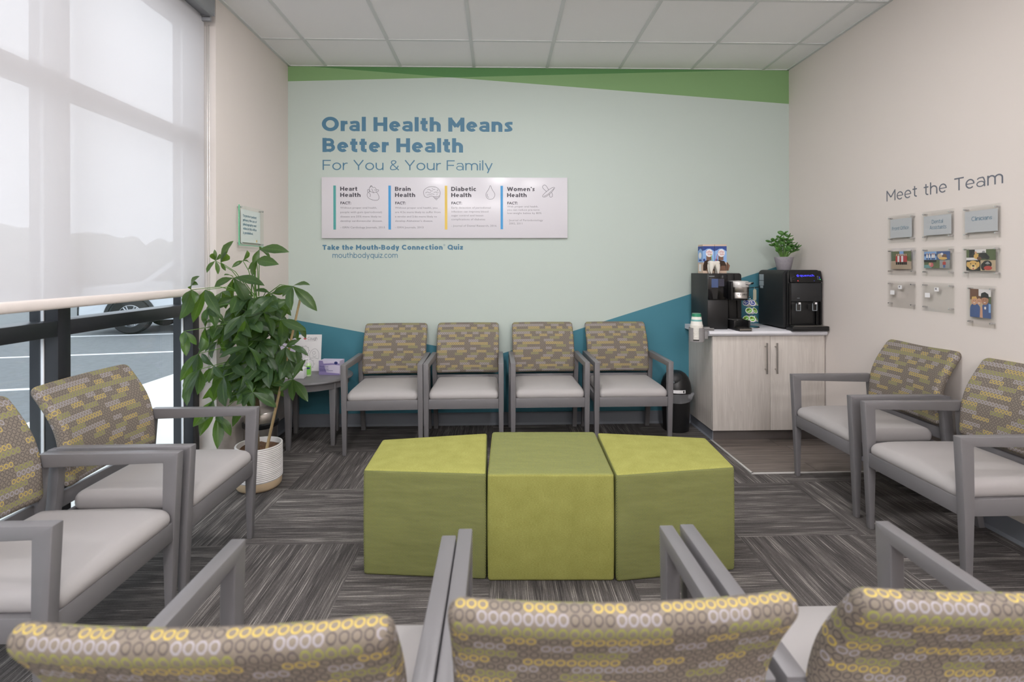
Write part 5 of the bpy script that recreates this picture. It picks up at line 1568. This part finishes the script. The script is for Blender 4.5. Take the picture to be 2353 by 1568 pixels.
t = thing('mask_box', 'purple and white face mask box on the right of the side table', 'box', (-1.285, 3.975, ZTT), R(-6))
MB().box(-0.082, -0.045, 0.0, 0.082, 0.045, 0.108).build('box', M['lilac'], t)
pm = MB()
def face(pts, mi, k):
    poly2(pm, pts, (-0.082, -0.045, 0), RX, UZ, mi, 0.0003 + 0.0001 * k)
face([(0, 0), (0.164, 0), (0.164, 0.012), (0.06, 0.020), (0.03, 0.108), (0, 0.108)], 0, 0)
face([(0, 0.055), (0.05, 0.072), (0.11, 0.078), (0.164, 0.074), (0.164, 0.088), (0.10, 0.090), (0.04, 0.086), (0, 0.075)], 0, 1)
face([(0.135 + 0.014 * math.cos(2 * PI * k / 16), 0.092 + 0.011 * math.sin(2 * PI * k / 16)) for k in range(16)], 1, 2)
pm.build('printed_face', [M['purple'], M['navy']], t)
tx = MB()
lettering(tx, 'Procedural', 0.013, 0.12, (-0.074, -0.045, 0.057), RX, UZ, 0.066, lift=0.001)
lettering(tx, 'Earloop Face Masks', 0.0075, 0.18, (-0.076, -0.045, 0.041), RX, UZ, 0.072, lift=0.001)
line2(tx, [(-0.074, 0.031), (0.03, 0.033)], 0.003, (0, -0.045, 0), RX, UZ, 0, 0.001)
tx.build('box_lettering', M['navy'], t)

t = thing('sanitizer_bottle', 'small green hand sanitizer pump bottle on the side table', 'bottle', (-1.437, 3.905, ZTT))
MB().lathe([(0.019, 0.0), (0.021, 0.004), (0.021, 0.082), (0.016, 0.096), (0.009, 0.100)], (0, 0, 0), 24).build('body', M['pale_gel'], t, smooth=True)
lb = MB()
def ringband(mb, r_, z0, z1, a0_, a1_, mi):
    n_ = 10; v_ = []
    for k in range(n_ + 1):
        a = R(a0_ + (a1_ - a0_) * k / n_)
        v_ += [(r_ * math.cos(a), r_ * math.sin(a), z0), (r_ * math.cos(a), r_ * math.sin(a), z1)]
    mb.add(v_, [(2 * k, 2 * k + 2, 2 * k + 3, 2 * k + 1) for k in range(n_)], mi)
ringband(lb, 0.0213, 0.012, 0.078, -150, -20, 0); ringband(lb, 0.0216, 0.055, 0.068, -140, -45, 1)
lb.build('label', [M['green_gel'], M['navy']], t, smooth=True)
MB().lathe([(0.010, 0.098), (0.011, 0.100), (0.011, 0.112), (0.005, 0.114), (0.005, 0.128)], (0, 0, 0), 16).tube([(0, 0, 0.128), (-0.010, -0.012, 0.131), (-0.018, -0.022, 0.126)], 0.005, 8).build('pump', M['paper'], t, smooth=True)

t = thing('tissue_box', 'white tissue box at the front of the side table, half behind leaves', 'box', (-1.535, 3.850, ZTT), R(4))
MB().box(-0.095, -0.05, 0.0, 0.095, 0.05, 0.072).build('box', M['paper'], t, bevel=0.002)
ts = MB(); ts.lathe([(0.030, 0.0722), (0.026, 0.085), (0.034, 0.100), (0.020, 0.112), (0.004, 0.118)], (0, 0, 0), 9)
ts.build('tissue', M['paper'], t)

t = thing('brochure_holder', 'white brochure stand on the left of the side table, mostly behind leaves', 'brochure stand', (-1.640, 4.02, ZTT), R(20))
MB().box(-0.055, 0.0, 0.0, 0.055, 0.035, 0.02).box(-0.055, 0.03, 0.0, 0.055, 0.035, 0.33).box(-0.055, 0.0, 0.0, 0.055, 0.004, 0.12).build('stand', M['paper'], t)
pr = MB().box(-0.050, 0.008, 0.021, 0.050, 0.028, 0.30)
pr.build('brochures', M['lilac'], t)

# ------------------------------------------------------------------ steel pedal bin
t = thing('pedal_bin', 'small steel pedal bin with a black rim, against the left wall behind the tree', 'bin', (-1.595, 3.47, 0))
MB().lathe([(0.104, 0.0), (0.106, 0.002), (0.106, 0.022)], (0, 0, 0), 40).build('base', M['black'], t, smooth=True)
MB().lathe([(0.104, 0.022), (0.104, 0.262)], (0, 0, 0), 40).build('body', M['steel'], t, smooth=True)
MB().lathe([(0.106, 0.255), (0.112, 0.262), (0.113, 0.285), (0.106, 0.292)], (0, 0, 0), 40).build('rim', M['black'], t, smooth=True)
MB().lathe([(0.103, 0.290), (0.103, 0.345), (0.095, 0.358), (0.0, 0.366)], (0, 0, 0), 40).build('lid', M['steel'], t, smooth=True)
MB().box(-0.03, -0.128, 0.008, 0.03, -0.100, 0.016).build('pedal', M['black'], t, bevel=0.003)

# ================================================================== potted money tree
PX, PY = -1.445, 3.120
t = thing('potted_tree', 'tall leafy potted tree in a ribbed white planter in the left corner', 'potted plant', (PX, PY, 0))
prof = [(0.108, 0.0), (0.118, 0.004), (0.126, 0.018), (0.128, 0.055)]
MB().lathe(prof, (0, 0, 0), 56).build('planter_base', M['tan'], t, smooth=True)
pp = [(0.128, 0.055)]
nr = 17
for k in range(nr):
    z = 0.058 + k * 0.0110
    pp += [(0.1285, z), (0.1318, z + 0.0035), (0.1318, z + 0.0075), (0.1285, z + 0.0105)]
pp += [(0.130, 0.247), (0.132, 0.252), (0.130, 0.256), (0.122, 0.256), (0.120, 0.225)]
MB().lathe(pp[:-1] + [(0.119, 0.215)], (0, 0, 0), 56).build('planter', M['white_ceramic'], t, smooth=True)
so = MB(); random.seed(4)
vv = [(0, 0, 0.232)]; ff = []
for i in range(1, 7):
    for k in range(30):
        r_ = 0.119 * i / 6
        vv.append((r_ * math.cos(2 * PI * k / 30), r_ * math.sin(2 * PI * k / 30), 0.224 + random.uniform(-0.006, 0.008)))
for k in range(30):
    ff.append((0, 1 + k, 1 + (k + 1) % 30))
    for i in range(5):
        ff.append((1 + i * 30 + k, 1 + (i + 1) * 30 + k, 1 + (i + 1) * 30 + (k + 1) % 30, 1 + i * 30 + (k + 1) % 30))
so.add(vv, ff); so.build('soil', M['soil'], t)
rel(MB().tube([(-1.376, 3.052, 0.215), (-1.262, 3.026, 0.68), (-1.148, 3.000, 1.150)], [0.0085, 0.0075, 0.006], 10), t).build('stake', M['stake'], t, smooth=True)
tk = MB()
for ph in (0, 2.09, 4.19):
    pts = []
    for k in range(22):
        s_ = k / 21
        pts.append((-1.470 + 0.030 * s_ + 0.016 * math.cos(ph + s_ * 7), 3.105 - 0.03 * s_ + 0.016 * math.sin(ph + s_ * 7), 0.215 + 0.62 * s_))
    tk.tube(pts, [0.016 - 0.004 * k / 21 for k in range(22)], 10)
rel(tk, t).build('braided_trunk', M['trunk'], t, smooth=True)

CROWN=[((-1.636,3.000,1.360),[(-1.629,2.943,1.398),(-1.601,2.986,1.399),(-1.664,2.962,1.290),(-1.619,2.995,1.280),(-1.640,2.998,1.425)]),
((-1.596,2.980,1.350),[(-1.481,2.899,1.469),(-1.520,2.892,1.402),(-1.581,3.007,1.300)]),
((-1.504,3.050,1.360),[(-1.452,2.996,1.419),(-1.539,2.993,1.320),(-1.487,3.099,1.345)]),
((-1.394,3.020,1.425),[(-1.212,2.996,1.409),(-1.342,3.047,1.370),(-1.423,2.997,1.344),(-1.379,3.019,1.435)]),
((-1.400,3.000,1.359),[(-1.244,2.931,1.337),(-1.424,2.999,1.269),(-1.465,3.032,1.309)]),
((-1.533,3.000,1.260),[(-1.348,2.983,1.215),(-1.462,3.014,1.109),(-1.541,3.004,1.090),(-1.545,2.919,1.276),(-1.650,3.016,1.209)]),
((-1.173,2.950,1.212),[(-1.034,2.943,1.070),(-1.058,2.902,1.220),(-1.147,2.864,1.080),(-1.294,2.981,1.175),(-1.222,2.926,1.153)]),
((-1.316,2.900,1.068),[(-1.184,2.911,1.139),(-1.283,2.933,0.928),(-1.397,2.910,0.941),(-1.454,2.939,1.046),(-1.338,2.865,1.119)]),
((-1.383,2.860,0.881),[(-1.488,2.882,0.907),(-1.526,2.832,0.825),(-1.546,2.901,0.741),(-1.337,2.893,0.765),(-1.364,2.784,1.032),(-1.399,2.789,0.976)]),
((-1.229,2.920,1.022),[(-1.067,2.860,0.970),(-1.250,2.965,0.864),(-1.283,2.891,1.040),(-1.189,2.918,1.085)]),
((-1.372,3.000,0.889),[(-1.389,2.952,0.818),(-1.314,2.981,0.772),(-1.267,2.964,0.874),(-1.324,2.959,0.954)]),
((-1.562,2.950,1.006),[(-1.673,2.942,1.007),(-1.558,2.942,0.855),(-1.513,2.987,0.932),(-1.603,2.955,1.064)]),
((-1.350,2.840,0.634),[(-1.238,2.880,0.538),(-1.445,2.870,0.560),(-1.407,2.889,0.694),(-1.404,2.844,0.553),(-1.314,2.773,0.571)]),
((-1.166,2.930,0.683),[(-1.105,2.960,0.789),(-1.098,2.975,0.543),(-1.181,2.967,0.551),(-1.237,2.920,0.618),(-1.209,2.940,0.720)]),
((-1.656,2.800,1.200),[(-1.577,2.740,1.275),(-1.735,2.826,1.039),(-1.696,2.790,1.126),(-1.608,2.750,1.129),(-1.572,2.719,1.230)]),
((-1.611,2.850,1.197),[(-1.694,2.880,1.014),(-1.582,2.899,1.137),(-1.486,2.772,1.062)]),
((-1.681,2.780,0.979),[(-1.630,2.802,0.902),(-1.652,2.747,0.851),(-1.648,2.711,0.907)]),
((-1.620,2.800,0.855),[(-1.655,2.751,0.773),(-1.727,2.818,0.703),(-1.657,2.832,0.728),(-1.545,2.716,0.950)]),
((-1.611,2.800,0.771),[(-1.678,2.796,0.573),(-1.643,2.716,0.662),(-1.631,2.811,0.629)]),
((-1.565,2.850,0.780),[(-1.486,2.806,0.722),(-1.603,2.883,0.707),(-1.657,2.897,0.839),(-1.583,2.831,0.690)]),
((-1.525,2.880,0.716),[(-1.614,2.930,0.555),(-1.464,2.833,0.594),(-1.474,2.801,0.565)]),
((-1.566,2.850,0.590),[(-1.637,2.844,0.394),(-1.627,2.764,0.471),(-1.577,2.788,0.496),(-1.575,2.817,0.655)]),
((-1.553,2.860,0.502),[(-1.476,2.855,0.390),(-1.484,2.792,0.475),(-1.507,2.776,0.348)]),
((-1.421,2.860,0.539),[(-1.485,2.891,0.429),(-1.417,2.814,0.505)]),
((-1.611,2.850,0.989),[(-1.674,2.894,0.868),(-1.613,2.886,0.888),(-1.599,2.813,1.049)]),
((-1.217,2.960,0.864),[(-1.080,2.934,0.814),(-1.161,2.943,0.778),(-1.266,2.960,0.756),(-1.224,2.953,0.668),(-1.134,2.948,0.905)]),
((-1.313,2.980,1.170),[(-1.409,2.977,1.180),(-1.371,3.022,1.108),(-1.226,2.961,1.181),(-1.261,2.950,1.093)]),
((-1.523,2.950,0.780),[(-1.578,2.961,0.689),(-1.409,2.893,0.712),(-1.451,2.902,0.827),(-1.548,2.997,0.651)]),
((-1.333,2.980,0.812),[(-1.267,2.963,0.716),(-1.367,2.967,0.716),(-1.351,2.892,0.809)]),
((-1.451,3.000,0.750),[(-1.504,2.968,0.687),(-1.427,2.991,0.652),(-1.342,2.913,0.698)]),
((-1.505,3.050,0.944),[(-1.583,3.046,0.904),(-1.454,3.049,0.862),(-1.464,2.968,1.033)]),
((-1.559,3.000,0.950),[(-1.626,2.998,0.871),(-1.536,2.975,0.815),(-1.483,3.005,0.869)]),
((-1.600,2.950,0.898),[(-1.645,2.909,0.846),(-1.635,2.959,0.799),(-1.559,2.963,0.817)]),
((-1.424,3.050,0.963),[(-1.432,2.963,1.033),(-1.328,2.968,0.992),(-1.377,3.055,0.861)]),
((-1.263,3.000,0.928),[(-1.201,3.045,0.902),(-1.279,2.945,0.818),(-1.311,2.974,0.952)]),
((-1.184,3.000,0.868),[(-1.107,2.993,0.818),(-1.147,2.955,0.756),(-1.129,2.961,0.913)]),
((-1.524,3.050,1.157),[(-1.580,3.004,1.110),(-1.466,3.012,1.079),(-1.441,3.043,1.127),(-1.520,3.002,1.250)]),
((-1.324,3.050,1.085),[(-1.248,3.013,1.027),(-1.372,3.068,1.032),(-1.247,2.964,1.131)]),
((-1.587,2.980,1.181),[(-1.630,2.970,1.093),(-1.574,2.993,1.081),(-1.514,2.933,1.154)]),
((-1.470,2.900,0.605),[(-1.384,2.841,0.686),(-1.519,2.923,0.551),(-1.366,2.843,0.590)]),
((-1.314,2.980,0.653),[(-1.209,2.916,0.647),(-1.360,2.951,0.621),(-1.278,2.988,0.691)]),
((-1.620,2.900,1.098),[(-1.601,2.824,1.011),(-1.549,2.855,1.045),(-1.559,2.857,0.988)])]
random.seed(21)
stm = MB(); fol = MB()
def leaf(B, T, wk=0.175):
    B = Vector(B); T = Vector(T); d = T - B; L = d.length
    if L < 0.01:
        return
    d.normalize()
    view = Vector((0.45, -1.0, 0.55)).normalized()
    side = d.cross(view)
    if side.length < 0.2:
        side = d.cross(Vector((0.6, -0.3, 1)))
    side.normalize()
    side = (Matrix.Rotation(random.uniform(-0.7, 0.7), 3, d) @ side)
    nrm = side.cross(d).normalized()
    if nrm.z < 0:
        nrm = -nrm
    W = min(0.031, max(0.011, L * wk)) * random.uniform(0.85, 1.15)
    prf = [(0.0, 0.04), (0.12, 0.30), (0.28, 0.72), (0.45, 0.98), (0.62, 1.0), (0.78, 0.78), (0.90, 0.42), (1.0, 0.03)]
    v = []; f = []
    droop = L * random.uniform(0.05, 0.16)
    for i, (s_, w_) in enumerate(prf):
        c = B + d * (L * s_) + nrm * (droop * 4 * s_ * (1 - s_) - 0.0)
        hw = W * w_
        wv = 0.10 * math.sin(i * 2.1) * hw
        v += [c - side * hw + nrm * (hw * 0.28 + wv), c - side * hw * 0.5 + nrm * hw * 0.10, c, c + side * hw * 0.5 + nrm * hw * 0.10, c + side * hw + nrm * (hw * 0.28 - wv)]
    for i in range(len(prf) - 1):
        for k in range(4):
            fol.uv[len(fol.f) + len(f)] = [(k / 2 - 1, prf[i][0]), ((k + 1) / 2 - 1, prf[i][0]), ((k + 1) / 2 - 1, prf[i + 1][0]), (k / 2 - 1, prf[i + 1][0])]
            f.append((i * 5 + k, i * 5 + k + 1, (i + 1) * 5 + k + 1, (i + 1) * 5 + k))
    fol.add(v, f)
def clampx(p):
    q = Vector(p); q.x = max(q.x, -1.715); q.y = min(q.y, 3.40)
    return q
def hub(H, tips):
    H = Vector(H)
    kx = max(0.0, min(1.0, (H.x + 1.75) / 0.6)); top = Vector((-1.48 + 0.10 * kx, 3.07, min(0.82, H.z - 0.04) if H.z < 0.86 else 0.82))
    tz = Vector((top.x, top.y, max(0.55, min(H.z - 0.05, 1.15))))
    mid = tz.lerp(H, 0.55) + Vector((0, 0, 0.035))
    stm.tube([tz, mid, H], [0.003, 0.0024, 0.0018], 6)
    for T in tips:
        leaf(H, T)
for H, tips in CROWN:
    hub(H, tips)
# inner leaves behind the front ones
for k in range(46):
    a = random.uniform(0, 2 * PI); rr = random.uniform(0.02, 0.22)
    z = random.uniform(0.60, 1.16)
    H = clampx((-1.45 + rr * math.cos(a), 3.07 + rr * 0.75 * math.sin(a), z))
    tips = []
    n_ = random.randint(4, 6); a0_ = random.uniform(0, 6)
    for j in range(n_):
        b_ = a0_ + 2 * PI * j / n_
        L_ = random.uniform(0.10, 0.17)
        q_ = clampx(H + Vector((math.cos(b_) * L_, math.sin(b_) * L_, -random.uniform(0.04, 0.12)))); q_.x = min(q_.x, -1.22)
        tips.append(q_)
    hub(H, tips)
for x, y in ((-1.49, 3.08), (-1.46, 3.06), (-1.44, 3.09)):
    stm.tube([(x, y, 0.78), (x + 0.01, y, 1.0), (x + random.uniform(-0.03, 0.05), y - 0.02, 1.30)], [0.007, 0.005, 0.003], 8)
rel(stm, t).build('stems', M['stem'], t, smooth=True)
rel(fol, t).build('foliage', M['leaf'], t, smooth=True)
